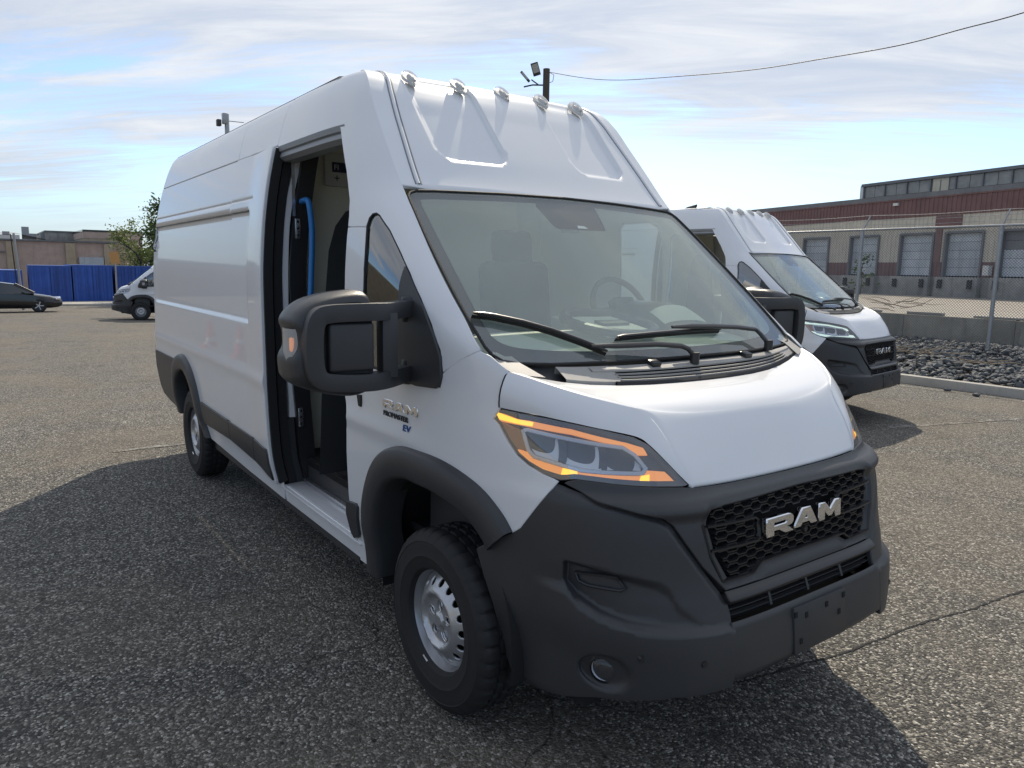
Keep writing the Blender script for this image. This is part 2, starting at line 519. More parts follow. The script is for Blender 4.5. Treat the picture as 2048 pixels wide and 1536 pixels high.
def pchip(tab):
    t=np.array(tab,float); x,y=t[:,0],t[:,1]; h=np.diff(x); d=np.diff(y)/h; m=np.zeros(len(x))
    for i in range(1,len(x)-1):
        if d[i-1]*d[i]>0:
            w1=2*h[i]+h[i-1]; w2=h[i]+2*h[i-1]; m[i]=(w1+w2)/(w1/d[i-1]+w2/d[i])
    m[0]=d[0]; m[-1]=d[-1]
    def f(q):
        q=np.clip(q,x[0],x[-1]); i=np.clip(np.searchsorted(x,q,side='right')-1,0,len(x)-2)
        s=(q-x[i])/h[i]
        return y[i]*(1+2*s)*(1-s)**2+h[i]*m[i]*s*(1-s)**2+y[i+1]*s*s*(3-2*s)+h[i]*m[i+1]*s*s*(s-1)
    return f
# half width, nose reach, front edge line and pillar rounding of the van body, all by height
WZ=pchip([(.1,.90),(.3,.94),(.461,.958),(.614,.99),(.833,1.005),(1.1,1.012),(1.46,1.014),(1.65,1.014),(1.94,.998),(2.186,.967),(2.42,.918),(2.56,.880),(2.64,.85),(2.70,.815),(2.73,.78)])
XF=pchip([(.1,.95),(.3,1.02),(.45,1.045),(.63,1.025),(.70,1.0),(.75,.985),(1.0,.93),(1.05,.885),(1.15,.83),(1.3,.72),(1.5,.6),(3,.5)])
# windscreen and roof fairing: length by height on the centre line, and sweep back towards the sides
XW=pchip([(1.30,.50),(1.41,.375),(1.60,.155),(1.85,-.138),(2.0,-.315),(2.11,-.447),(2.15,-.487),(2.3,-.62),(2.5,-.80),(2.62,-.908),(2.68,-.975),(2.715,-1.04),(2.735,-1.12),(2.745,-1.3)])
KW=pchip([(1.30,.09),(1.46,.09),(2.11,.10),(2.7,.08)])
def screenX(y,z): return XW(z)-KW(z)*y*y

# edge between the screen/fairing and the body side: half width by height
YE=pchip([(1.2,.93),(1.42,.892),(1.457,.896),(1.6,.900),(1.8,.886),(1.9,.874),(2.1,.842),(2.4,.818),(2.6,.79),(2.70,.76),(2.73,.74)])
def ED(z):
    z=np.asarray(z,float); return np.where(z>1.457,screenX(YE(z),z),screenX(YE(1.457),1.457)+(1.457-z)*1.55)
AP=pchip([(1.25,0),(1.457,.018),(1.6,.075),(1.8,.112),(2.1,.138),(2.4,.104),(2.6,.07),(2.7,.055),(2.73,.04)])
XS,NX,MY=-.6,2.5,5.
def smooth(a,b,x):
    t=np.clip((x-a)/(b-a),0,1); return t*t*(3-2*t)
def sideY(x,z):
    """half width of the side at length x and height z"""
    X=np.clip((x-XS)/(XF(z)-XS),0,.9999)
    Y=WZ(z)*(1-X**NX*(1-smooth(1.25,2.0,z)))**(1/MY)
    return Y-AP(z)*np.exp(-np.clip(ED(z)-x,-.2,None)/.13)
def F(x,y,z):
    X=np.clip((x-XS)/(XF(z)-XS),0,None)
    Dp=AP(z)*np.exp(-np.clip(ED(z)-x,-.2,None)/.13)
    return X**NX*(1-smooth(1.25,2.0,z))+((np.abs(y)+Dp)/WZ(z))**MY-1
XC=-1.2   # the nose is unrolled about the vertical axis x=XC, y=0
def noseR(phi,z):
    a=np.zeros_like(phi); b=np.full_like(phi,3.0); c,s=np.cos(phi),np.sin(phi)
    for _ in range(40):
        m=(a+b)/2; o=F(XC+m*c,m*s,z)>0; b=np.where(o,m,b); a=np.where(o,a,m)
    return a

# ------------------------------------------------------------------ the delivery van (x forward, y to its left, z up; origin on the ground under the front axle)
def A2(f): return np.column_stack(f)
def side_relief(x, z):
    back = smooth(-1.80, -1.88, x)
    rec = smooth(2.096, 2.088, z) * smooth(1.398, 1.438, z) * smooth(-2.232, -2.246, x) * smooth(-5.20, -5.185, x)
    d = -0.017 * rec
    d = d - 0.004 * smooth(2.158, 2.161, z) * smooth(2.167, 2.164, z) * smooth(-2.16, -2.18, x)
    d = d * back
    return d + 0.011 * np.exp(-((z - 1.083) / 0.042) ** 2) * smooth(0.05, -0.25, x)
def side_map(off=0.0, relief=True):
    g = off if callable(off) else (lambda x, z: off)
    def f(uv):
        x, z = uv[:, 0], uv[:, 1]
        y = sideY(x, z) + g(x, z) + (side_relief(x, z) if relief else 0)
        return A2((x, -y, z))
    return f
def nuv(pts): return [(2 * math.atan2(y, x - XC), z) for x, y, z in pts]
def nose_map(off=0.0):
    g = off if callable(off) else (lambda uv: off)
    def f(uv):
        p = uv[:, 0] / 2; r = noseR(p, uv[:, 1]) + g(uv)
        return A2((XC + r * np.cos(p), r * np.sin(p), uv[:, 1]))
    return f
def scr_map(off=0.0):
    g = off if callable(off) else (lambda uv: off)
    def f(uv):
        o = g(uv)
        return A2((screenX(uv[:, 0], uv[:, 1]) + 0.64 * o, uv[:, 0], uv[:, 1] + 0.77 * o))
    return f
def flip_y(l): return [(-a, b) for a, b in l]

def text_on_side(body, size, ext, mat, root, x, z, sx):
    p = side_map(0.002)(np.array([[x, z]]))[0]; q = side_map(0.002)(np.array([[x + .1, z]]))[0]; r = side_map(0.002)(np.array([[x, z + .05]]))[0]
    return text_mesh(body, size, ext, mat, 'badge_lettering', root, p, q - p, r - p, sx=sx, bevel=.0004)

def build_wheel(parent, x, y, steer=0.0, right=True):
    w = empty('wheel', parent, (x, y, 0.368), steer if right else math.pi + steer)
    # tyre with tread blocks
    prof = [(.203, .080), (.215, .100), (.245, .110), (.262, .1125), (.265, .1145), (.269, .1128), (.30, .1135), (.322, .1105), (.325, .1125), (.329, .1092), (.350, .099), (.3625, .088), (.3685, .076)]
    tread = [(.3705, .062), (.3705, .046), (.3625, .044), (.3625, .036), (.371, .034), (.371, .010), (.363, .008), (.363, -.008), (.371, -.010), (.371, -.034), (.3625, -.036), (.3625, -.044), (.3705, -.046), (.3705, -.062)]
    full = prof + tread + [(r, -h) for r, h in prof[::-1]]
    n = 180; rows = []
    for i, (r, h) in enumerate(full):
        row = []
        for k in range(n):
            rr = r
            if r > .3695 and (k + (2 if abs(h) > .04 else 0)) % 5 == 0: rr = r - .010
            if .345 < r < .3695 and abs(h) > .07 and (k + 2) % 5 == 0: rr = r - .007
            a = 2 * math.pi * k / n
            row.append((rr * math.cos(a), h, rr * math.sin(a)))
        rows.append(row)
    MB().grid(rows, close_u=True).build('tyre', 'tyre', w, smooth=28)
    # pressed steel rim
    MB().lathe([(.196, .07), (.192, .02), (.1935, -.03), (.199, -.052), (.206, -.066), (.209, -.083), (.2155, -.0935), (.2215, -.0925), (.2235, -.086), (.221, -.080)], n=72).build('rim', 'steel', w, smooth=50)
    hp = pchip([(0, -.088), (.026, -.088), (.032, -.084), (.036, -.074), (.085, -.074), (.094, -.077), (.103, -.090), (.110, -.097), (.117, -.096), (.126, -.090), (.155, -.072), (.180, -.052), (.194, -.040)])
    circ = lambda r, n, cx=0, cz=0: [(cx + r * math.cos(2 * math.pi * k / n), cz + r * math.sin(2 * math.pi * k / n)) for k in range(n)]
    holes = [circ(.0185, 16, .157 * math.cos(a), .157 * math.sin(a)) for a in np.arange(16) * 2 * math.pi / 16]
    pockets = []
    for k in range(5):
        a = 2 * math.pi * k / 5 + .3
        pockets.append([(math.cos(a) * (.061 + .023 * math.cos(t)) - math.sin(a) * .0155 * math.sin(t), math.sin(a) * (.061 + .023 * math.cos(t)) + math.cos(a) * .0155 * math.sin(t)) for t in np.arange(14) * 2 * math.pi / 14])
    dm = lambda uv: A2((uv[:, 0], hp(np.hypot(uv[:, 0], uv[:, 1])), uv[:, 1]))
    patch('wheel_disc', 'steel', w, circ(.194, 64), dm, holes=holes + pockets, step=.012, shrink=0, thick=.010, centre=(0, 5, 0))
    MB().cyl((0, .03, 0), (0, -.012, 0), .190, n=32).build('brake_drum', 'dark', w)
    for k in range(5):
        b = MB()
        a = 2 * math.pi * k / 5 + .3
        b.cyl((.061 * math.cos(a), -.03, .061 * math.sin(a)), (.061 * math.cos(a), -.066, .061 * math.sin(a)), .0115, n=6)
        b.build('wheel_bolt', 'steel', w)
    for k in range(5):
        r = MB()
        a = 2 * math.pi * k / 5 + .3; pts = []
        for t in np.linspace(-2.2, 2.2, 12):
            xx = .061 + .026 * math.cos(t); yy = .0185 * math.sin(t)
            pts.append((math.cos(a) * xx - math.sin(a) * yy, -.076, math.sin(a) * xx + math.cos(a) * yy))
        r.tube(pts, .0022, 5)
        r.build('hub_trim', 'satin_silver', w)
    MB().tube([(.214 * math.cos(a), -.094, .214 * math.sin(a)) for a in np.linspace(-2.05, -1.88, 4)], .006, 6, flat=.6).build('balance_weight', 'satin_silver', w)
    return w

def flare(root, path, centre, name, rows_spec, mirror=True):
    path = smooth_poly(path, n=5); rows = []
    for (s, o) in rows_spec:
        row = []
        for p in path:
            d = np.array(centre) - np.array(p); d /= np.hypot(*d)
            q = np.array(p) + d * s
            y = float(sideY(np.array([min(q[0], .56)]), np.array([q[1]]))[0]) + o
            row.append((q[0], -y, q[1]))
        rows.append(row)
    o = MB().grid(rows).build(name, 'plastic', root, smooth=40)
    if mirror: mirrored(o)
    return o

def build_van():
    root = empty('delivery_van')
    P = lambda *a, **k: patch(a[0], a[1], root, *a[2:], **k)
    both = []
    # ---- painted body: rear body side
    arch_r = [(-3.66, .40), (-3.715, .50), (-3.715, .62), (-3.79, .79), (-3.91, .90), (-4.05, .962), (-4.276, .962), (-4.43, .90), (-4.52, .79), (-4.57, .60), (-4.58, .46)]
    rear_edge = [(-5.19, .532), (-5.26, .636), (-5.33, .80), (-5.325, .95), (-5.255, 1.436), (-5.172, 2.179), (-5.108, 2.437)]
    lines = [[(-5.17, z), (-2.0, z)] for z in (2.096, 2.092, 2.088, 2.158, 2.1605, 2.1645, 2.167)] + [[(-5.22, z), (-2.0, z)] for z in (1.398, 1.418, 1.438)]
    side_panel = P('side_panel', 'paint', [(-1.885, .362), (-2.6, .372)] + arch_r + rear_edge + [(-1.885, 2.437)], side_map(), lines=[[(a, b) for a, b in l] for l in lines], step=.045)
    # the sliding door rides outside the body, pushed back
    doff = lambda x, z: .006 + .026 * smooth(-2.35, -1.9, x)
    dl = [[(-2.66, z), (-1.91, z)] for z in (1.083, 2.5)][:1]
    dlines = [[(-2.68, z), (-2.255, z)] for z in (2.096, 2.092, 2.088, 1.398, 1.418, 1.438)] + [[(x, 1.45), (x, 2.08)] for x in (-2.232, -2.239, -2.246)] + [[(-2.66, z), (-2.19, z)] for z in (2.158, 2.1605, 2.1645, 2.167)]
    P('sliding_door', 'paint', [(-1.905, .455), (-2.815, .44), (-2.80, 1.04), (-2.695, 1.63), (-2.675, 2.0), (-2.69, 2.44), (-1.893, 2.432)], side_map(doff), lines=dlines, step=.022, thick=.030, shrink=.003)
    o = MB(); o.bar([(-1.897, -sideY(-1.897, z) + .012, z) for z in np.linspace(.47, 2.42, 24)], .030, .05, (0, 1, 0))
    o.build('door_seal', 'rubber', root)
    # roof-side panels above the gutter
    ztop = 2.712
    for a, b in (((-5.108, 2.443), (-2.693, 2.443)), ((-2.693, 2.443), (-1.908, 2.443))):
        ol = [a, b, (b[0] - (.0 if b[0] > -2 else .015), ztop), (a[0] + (.09 if a[0] < -5 else -.015), ztop)]
        both.append(P('roof_side_panel', 'paint', ol, side_map(0, False), step=.05, shrink=.0045))
    # front body shell: pillar, roof corner, frame over the doorway
    zz = np.linspace(1.4797, 2.712, 40)
    edge = [(float(ED(z)), float(z)) for z in zz]
    win_top = [(-.59, 1.94), (-.585, 1.975), (-.570, 1.993), (-.547, 1.996), (-.52, 1.985), (-.498, 1.969), (-.422, 1.918), (-.31, 1.826), (-.216, 1.744), (-.1185, 1.651), (-.03, 1.555), (.035, 1.462)]
    shell = [(-1.908, 2.443), (-1.906, ztop), (-1.3, ztop)] + edge[::-1] + [(.140, 1.436), (.052, 1.381)] + win_top[::-1] + [(-.757, 1.9445), (-.7601, 1.9904), (-.7805, 2.061), (-.8716, 2.2026), (-1.0069, 2.3797), (-1.035, 2.418), (-1.06, 2.430), (-1.885, 2.430)]
    P('front_pillar', 'paint', shell, side_map(0, False), step=.03, thick=.03)
    # front wing and lower door
    fo_front = [(-.785, .35), (-.795, .686), (-.7888, .761), (-.7859, .906), (-.7741, 1.0147), (-.752, 1.06), (-.748, 1.10), (-.7796, 1.171), (-.7703, 1.327), (-.7576, 1.70), (-.758, 1.817), (-.759, 1.904), (-.757, 1.9405)]
    arch_f = [(-.6513, .348), (-.6169, .598), (-.5729, .7525), (-.4739, .9127), (-.3557, .9995), (-.2198, 1.0427), (-.0998, 1.0486), (.059, 1.0425), (.1993, 1.0164), (.3041, .978), (.3904, .9161), (.4355, .8634)]
    fin = [((p[0] + .05 * (-.05 - p[0]) / math.hypot(-.05 - p[0], .4 - p[1])), p[1] + .05 * (.4 - p[1]) / math.hypot(-.05 - p[0], .4 - p[1])) for p in arch_f[:-1]]
    win_low = [(-.589, 1.936), (-.572, 1.85), (-.566, 1.76), (-.5672, 1.6325), (-.568, 1.42), (-.555, 1.352), (-.50, 1.335), (-.2311, 1.330), (-.102, 1.318), (.038, 1.322)]
    wing = fo_front + win_low + [(.050, 1.377), (.138, 1.432), (.222, 1.4755), (.266, 1.4617), (.3418, 1.4174), (.331, 1.366), (.335, 1.288), (.312, 1.246), (.34, 1.225), (.384, 1.176), (.431, 1.132), (.477, 1.107), (.533, 1.087), (.590, 1.074), (.566, 1.032), (.531, .975), (.471, .888), (.437, .863)] + fin[::-1]
    wing_o = P('front_wing', 'paint', wing, side_map(), step=.025, lines=[])
    # left side of the body (mirrored shapes without the doorway)
    mirrored(side_panel); [mirrored(b) for b in both]
    lw1 = [(-1.06, 1.36), (-.72, 1.35), (-.705, 1.60), (-.70, 1.95), (-.73, 2.03), (-.80, 2.06), (-1.03, 2.06), (-1.06, 2.03)]
    lw2 = [(-.66, 1.36), (-.665, 1.60), (-.62, 1.96), (-.58, 1.98), (-.53, 1.97), (-.40, 1.88), (-.2, 1.71), (-.06, 1.56), (-.04, 1.36)]
    left = [(-1.885, .362), (-.785, .35)] + fin[:1] + fin[1:] + [(.437, .863), (.471, .888), (.531, .975), (.566, 1.032), (.590, 1.074), (.533, 1.087), (.477, 1.107), (.431, 1.132), (.384, 1.176), (.34, 1.225), (.312, 1.246), (.335, 1.288), (.331, 1.366), (.3418, 1.4174), (.266, 1.4617)] + edge + [(-1.3, ztop), (-1.885, ztop)]
    lm = lambda uv: side_map()(uv) * np.array([1, -1, 1])
    P('front_wing', 'paint', left, lm, holes=[lw1, lw2], step=.04)
    lg = lambda uv: side_map(-.012, False)(uv) * np.array([1, -1, 1])
    P('side_window', 'side_glass', offset_poly(lw1, -.01), lg, thick=0, rim=False, step=.08)
    P('quarter_window', 'side_glass', offset_poly(lw2, -.01), lg, thick=0, rim=False, step=.06)
    # quarter window, right
    qw = win_top + win_low[::-1]
    P('quarter_window', 'mirror_glass_tint', offset_poly(qw, .006), side_map(-.010, False), thick=.004, shrink=0, step=.03)
    ring = offset_poly(qw, .002)
    MB().tube([tuple(p) for p in side_map(-.006, False)(np.vstack([ring, ring[:1]]))], .006, 6, caps=False).build('window_seal', 'rubber', root)
    # doorway rubber edges and sill
    P('door_sill', 'paint', [(-1.885, .352), (-.79, .350), (-.79, .452), (-1.885, .452)], side_map(-.012, False), step=.05, thick=.02)
    MB().box2((-1.90, -.965, .440), (-.74, -.80, .452)).build('sill_step', 'paint', root, bevel=.003)
    m = MB(); m.box2((-1.88, -.83, .452), (-.76, -.80, .478)); m.build('sill_strip', 'satin_silver', root, bevel=.003)
    MB().box2((-1.87, -.80, .40), (-.74, -.775, .60)).build('step_riser', 'plastic', root, bevel=.004)
    # underside
    MB().box2((-5.1, -.80, .30), (.70, .80, .40)).build('underbody', 'dark', root)
    o = MB(); o.bar([(-3.6, -.90, .345), (-.84, -.90, .330)], .05, .05, (0, 0, 1)); o.build('sill_skirt', 'plastic', root)
    # roof
    yy = np.linspace(-.80, .80, 30)
    rows = []
    for x in np.linspace(-5.02, -1.28, 24):
        rows.append([(x, y, 2.742 - .026 * (abs(y) / .80) ** 5 + (.006 if (int((y + .8) * 8) % 2) else 0) * (abs(y) < .7)) for y in yy])
    MB().grid(rows).build('roof_panel', 'paint', root, smooth=25)
    rows = []
    for z in np.linspace(.5, 2.73, 20):
        xr = float(np.interp(z, [.5, .64, .80, .95, 1.436, 2.179, 2.437, 2.73], [-5.19, -5.26, -5.33, -5.325, -5.255, -5.172, -5.108, -5.02]))
        w = float(sideY(np.array([-5.0]), np.array([z]))[0]) - .004
        rows.append([(xr - .02 * (1 - (y / w) ** 2), y, z) for y in np.linspace(-w, w, 12)])
    MB().grid(rows).build('rear_door', 'paint', root, smooth=30)
    # ---- dark plastic claddings on the sides
    spec = [(-.006, -.004), (-.002, .020), (.010, .031), (.06, .036), (.112, .034), (.126, .024), (.132, .0), (.136, -.05), (.140, -.11)]
    flare(root, arch_f, (-.05, .40), 'wheel_arch_flare', spec)
    flare(root, [(-4.625, .46), (-4.62, .66), (-4.57, .83), (-4.44, .950), (-4.276, 1.003), (-4.15, 1.012), (-4.047, .996), (-3.889, .924), (-3.760, .796), (-3.686, .6125), (-3.66, .50), (-3.60, .405)], (-4.06, .42), 'wheel_arch_flare', spec)
    q = P('rear_corner_cladding', 'plastic', [(-5.318, .945), (-4.44, .944), (-4.55, .80), (-4.60, .60), (-4.61, .470), (-4.97, .497), (-5.19, .535), (-5.262, .638), (-5.330, .80)], side_map(.012, False), step=.06, thick=.014)
    mirrored(q)
    for ol in ([(-3.655, .692), (-2.852, .680), (-2.866, .537), (-3.632, .517)], [(-2.838, .680), (-2.258, .673), (-2.342, .503), (-2.855, .536)], [(-2.245, .673), (-1.935, .671), (-1.925, .640), (-1.925, .478), (-2.332, .502)]):
        od = (lambda x, z: .017 + .026 * smooth(-2.35, -1.9, x)) if ol[0][0] > -3 else .016
        mp = side_map(od, False)
        c = P('side_cladding', 'plastic', ol, mp, step=.06, thick=.016); mirrored(c)
    P('side_cladding', 'plastic', [(-.804, .655), (-.70, .668), (-.682, .655), (-.722, .505), (-.738, .485), (-.80, .462), (-.826, .48), (-.828, .585)], side_map(.014, False), step=.05, thick=.016)
    # wheel wells
    for x, r in ((-.06, .52), (-4.06, .50)):
        for s in (-1, 1):
            m = MB(); m.lathe([(r, s * .93), (r, s * .55), (.02, s * .55)], c=(x, 0, .40), n=24, a0=rad(-12), a1=rad(192)); m.build('wheel_well', 'rubber', root)
    build_wheel(root, 0, -.880, rad(1.0)); build_wheel(root, -4.035, -.885)
    build_wheel(root, 0, .880, rad(1.0), False); build_wheel(root, -4.035, .885, 0, False)
    # ---- bonnet
    crease = [(.338, -.876, 1.417), (.410, -.838, 1.400), (.441, -.820, 1.391), (.526, -.758, 1.365), (.598, -.690, 1.341), (.656, -.618, 1.3205), (.680, -.579, 1.309), (.708, -.545, 1.281), (.746, -.527, 1.236), (.787, -.520, 1.183), (.826, -.507, 1.125), (.856, -.495, 1.070)]
    ledge = [(.335, -.910, 1.288), (.411, -.880, 1.283), (.478, -.847, 1.278), (.539, -.811, 1.270), (.594, -.771, 1.261), (.644, -.729, 1.251), (.686, -.680, 1.240), (.728, -.621, 1.223), (.758, -.594, 1.197), (.798, -.563, 1.152), (.829, -.531, 1.108), (.852, -.503, 1.074)]
    zc = pchip([(.38, 1.352), (.50, 1.341), (.58, 1.330), (.66, 1.312), (.705, 1.296), (.735, 1.274), (.775, 1.222), (.82, 1.150), (.850, 1.100), (.862, 1.080), (.876, 1.058)])
    cr = smooth_poly(crease, n=4); lg_ = smooth_poly(ledge, n=4)
    n = len(cr); rows = []
    for i, (c, l) in enumerate(zip(cr, lg_)):
        t = i / (n - 1); xc = c[0] + .162 * (1 - t) ** 1.5 + .018 * t
        zcen = float(zc(np.array([xc]))[0])
        row = []
        for s in (0, .12, .3, .5, .68, .82, .92, .97):
            p = np.array(l) * (1 - s) + np.array(c) * s
            bul = .016 * (1 - (2 * s - 1) ** 2) * (1 - t)
            row.append((p[0] + bul * .35, p[1] - bul, p[2] + bul * .2))
        for s in (1.0, .985, .965, .93, .87, .78, .66, .52, .36, .18):
            y = c[1] * s
            f = s ** 4.0
            row.append((c[0] + (xc - c[0]) * (1 - s * s), y, zcen + (c[2] - zcen) * f - .006 * smooth(.97, 1.0, s)))
        row.append((xc, 0, zcen))
        row += [(a, -b, cc) for a, b, cc in row[-2::-1]]
        rows.append(row)
    gap = MB(); gap.tube([np.array(p) + np.array((-.003, -.001, 0)) for p in rows[0][:9]], .0028, 6); g1 = gap.build('bonnet_gap', 'rubber', root); mirrored(g1)
    last = rows[-1]
    rows.append([(a - .002, b * .999, cc - .008) for a, b, cc in last]); rows.append([(a - .016, b * .99, cc - .014) for a, b, cc in last])
    MB().grid(rows).build('bonnet', 'paint', root, smooth=75)
    # dark gap under the bonnet edge and behind the lamps
    MB().box2((.0, -.70, .95), (.50, .70, 1.18)).build('engine_bay', 'dark', root)
    # ---- bumper and grille surround
    bcr = [(.600, -.845, 1.060), (.707, -.789, 1.035), (.799, -.724, 1.014), (.864, -.650, .990), (.890, -.614, .963), (.916, -.582, .907), (.945, -.526, .824), (.985, -.446, .712)]
    vs = [(1.004, -.440, .66), (1.016, -.441, .617), (1.031, -.439, .50), (1.030, -.46, .432)]
    bot = [(.946, -.643, .415), (.843, -.731, .383), (.739, -.786, .360), (.62, -.823, .318), (.551, -.842, .289), (.409, -.863, .243)]
    whl = [(.400, -.866, .255), (.368, -.890, .367), (.331, -.929, .570), (.290, -.944, .67), (.258, -.953, .754)]
    corner = nuv([(.340, -.938, .81), (.437, -.921, .860), (.471, -.912, .888), (.531, -.892, .975), (.566, -.869, 1.032), (.594, -.848, 1.062)]) + nuv(bcr[0:]) + nuv(vs) + nuv(bot) + nuv(whl)
    pk_t = nuv([(.646, -.852, .818), (.737, -.806, .812), (.827, -.739, .803), (.891, -.666, .791), (.914, -.634, .769), (.937, -.615, .715), (.982, -.556, .653), (.997, -.515, .642)])
    pk_b = nuv([(.650, -.853, .736), (.693, -.836, .694), (.777, -.797, .658), (.848, -.751, .642), (.924, -.675, .639), (.980, -.576, .637), (1.005, -.50, .6345)])
    pocket = pk_t + pk_b[::-1]
    pu0, pu1 = pk_b[0][0], pk_b[-1][0]
    lb = np.array(sorted(nuv([(.640, -.857, .712), (.70, -.834, .668), (.777, -.797, .643), (.848, -.751, .630), (.924, -.675, .627), (.980, -.576, .625), (1.005, -.50, .622), (1.02, -.44, .615)])))
    fogc = nuv([(.772, -.782, .462)])[0]
    zbv = np.array(sorted(pk_b + [nuv([(1.02, -.44, .634)])[0]])); ztv = np.array(sorted(pk_t))
    def corner_off(uv):
        u = uv[:, 0]; z = uv[:, 1]
        fr0 = np.clip((u - pu0) / (pu1 - pu0), 0, 1)
        zb = np.interp(u, zbv[:, 0], zbv[:, 1]); zt = np.interp(u, ztv[:, 0], ztv[:, 1]); zl = np.interp(u, lb[:, 0], lb[:, 1])
        gap = np.maximum(zt - zb, .004)
        deep = .056 * (1 - fr0) ** 1.25 * np.clip(gap / .05, 0, 1)
        left = smooth(pu0 - .012, pu0 + .020, u)
        rec = -deep * smooth(0, 1, (z - zb) / np.minimum(.016, gap * .3)) * smooth(0, 1, (zt - z) / np.minimum(.012 + .05 * fr0, gap * .6)) * left
        t = np.clip((z - zl) / np.maximum(zb - zl, .006), 0, 1)
        ledge_ = (.017 - .022 * t) * smooth(zb + .075, zb, z) * smooth(lb[0, 0] - .10, lb[0, 0] + .015, u)
        d = rec + ledge_
        rim_in = np.hypot((u - fogc[0]) / 1.0, z - fogc[1])
        d = d - .030 * smooth(.070, .052, rim_in)
        d = d - .05 * smooth(.345, .25, z) ** 2
        # rolled shoulder along the seam to the grille surround
        sd = segdist(uv, nuv(bcr), False)
        d = d - .016 * smooth(.024, 0.0, sd)
        # flare swelling around the wheel opening
        d = d + .005 * smooth(.15, .05, segdist(uv, nuv(whl[1:]), False)) * smooth(.35, .55, z)
        return d
    cl = [pocket + pocket[:1], [tuple(q) for q in offset_poly(pocket, .033)]]
    cl[1].append(cl[1][0])
    bc = P('bumper_corner', 'plastic', corner, nose_map(corner_off), step=.011, lines=[cl[0], [tuple(q) for q in lb[1:-1]], [(u_, z_ + .008) for u_, z_ in zbv[1:-3]], [(u_, z_ + .016) for u_, z_ in zbv[1:-3]], [(u_, z_ - .008) for u_, z_ in ztv[1:4]]] + [[(fogc[0] + r_ * math.cos(a), fogc[1] + r_ * math.sin(a)) for a in np.linspace(0, 2 * math.pi, 25)] for r_ in (.070, .061, .052)], thick=.02); mirrored(bc)
    # slot insert in the pocket
    so = lambda uv: corner_off(uv) + .010
    slot = nuv([(.690, -.832, .772), (.803, -.761, .788), (.830, -.742, .752), (.815, -.752, .742), (.730, -.812, .738), (.700, -.826, .745)])
    sl = MB(); ring = nose_map(so)(resample(slot, .02)); sl.tube([tuple(p) for p in ring] + [tuple(ring[0])], .005, 6, caps=False)
    s1 = sl.build('bumper_slot', 'plastic_satin', root); mirrored(s1)
    hlb = [(.642, -.813, 1.086), (.698, -.772, 1.084), (.778, -.686, 1.078), (.848, -.530, 1.068), (.858, -.490, 1.062), (.872, -.349, 1.058), (.876, -.174, 1.056)]
    half = nuv([(.610, -.842, 1.072)] + hlb)
    sur_r = nuv([(.985, -.440, .735)] + [(a, b + .004, c) for a, b, c in bcr[::-1][1:-1]])
    r_side = [(u, z) for u, z in sur_r] + half            # from the bottom right corner up to the middle of the bonnet edge
    surround = r_side + [(0, 1.055)] + flip_y(r_side[::-1])
    grille = nuv([(.915, -.468, 1.000), (.917, -.408, 1.010), (.915, 0, 1.016)]) + nuv([(.917, .408, 1.010), (.915, .468, 1.000), (.930, .488, .955), (.955, .462, .845), (.976, .412, .758), (.979, .285, .758), (.977, .235, .784), (.977, -.235, .784), (.979, -.285, .758), (.976, -.412, .758), (.955, -.462, .845), (.930, -.488, .955)])
    def sur_off(uv):
        sd = sdist(uv, grille)
        d = -.012 * smooth(-.035, 0.0, sd)
        return d + .024 * smooth(1.052, 1.030, uv[:, 1]) * smooth(.965, 1.012, uv[:, 1])
    P('grille_surround', 'plastic', surround, nose_map(sur_off), holes=[grille], step=.011, thick=.045)
    # bars, slot and valance below the grille
    bar = nuv([(.985, -.436, .733), (.985, .436, .733), (.99, .436, .700), (.99, -.436, .700)])
    P('bumper_bar', 'plastic_satin', [(-.405, .734), (.405, .734), (.401, .692), (-.401, .692)], nose_map(lambda uv: .022 * np.exp(-((uv[:, 1] - .710) / .016) ** 2)), step=.012, thick=.03)
    P('lower_grille', 'dark', [(-.40, .70), (.40, .70), (.39, .62), (-.39, .62)], nose_map(-.045), step=.04, thick=0, rim=False)
    for z in (.648, .665, .682): MB().bar([tuple(p) for p in nose_map(-.03)(np.array([(u, z) for u in np.linspace(-.39, .39, 16)]))], .018, .004, (0, 0, 1)).build('lower_grille_bar', 'plastic', root)
    for u in (-.2, 0, .2): MB().bar([tuple(p) for p in nose_map(-.028)(np.array([(u, z) for z in (.635, .69)]))], .012, .02, (1, 0, 0)).build('lower_grille_post', 'plastic', root)
    P('bumper_valance', 'plastic', [(-.401, .640), (.401, .640), (.396, .50), (.40, .432), (.20, .424), (-.20, .424), (-.40, .432), (-.396, .50)], nose_map(lambda uv: .016 * smooth(.645, .625, uv[:, 1]) - .03 * smooth(.46, .42, uv[:, 1])), step=.03, thick=.03)
    # grille: honeycomb inside a frame
    P('grille_back', 'dark', offset_poly(grille, -.02), nose_map(-.062), step=.05, thick=0, rim=False, shrink=0)
    gb = MB(); gm = nose_map(-.018)
    gin = offset_poly(grille, .006)
    keep_out = [(-.232, .870), (.222, .870), (.222, .945), (-.232, .945)]
    for k in range(16):
        z0 = .772 + k * .0165; sg = 1 if k % 2 else -1
        pts = []
        u = -.50
        while u < .50:
            pts += [(u, z0 + .0045 * sg), (u + .034, z0 + .0045 * sg), (u + .0425, z0 - .0045 * sg), (u + .0765, z0 - .0045 * sg)]
            u += .085
        pts = resample(pts, .017, False)
        ok = inside(pts, gin) & ~inside(pts, keep_out)
        run = []
        for p, g in list(zip(pts, ok)) + [((0, 0), False)]:
            if g: run.append(p)
            else:
                if len(run) > 1: gb.bar([tuple(q) for q in gm(np.array(run))], .022, .0045, (0, 0, 1))
                run = []
    tag(gb.build('grille_mesh', 'plastic_satin', root, smooth=0), kind='stuff')
    fm = nose_map(-.006)
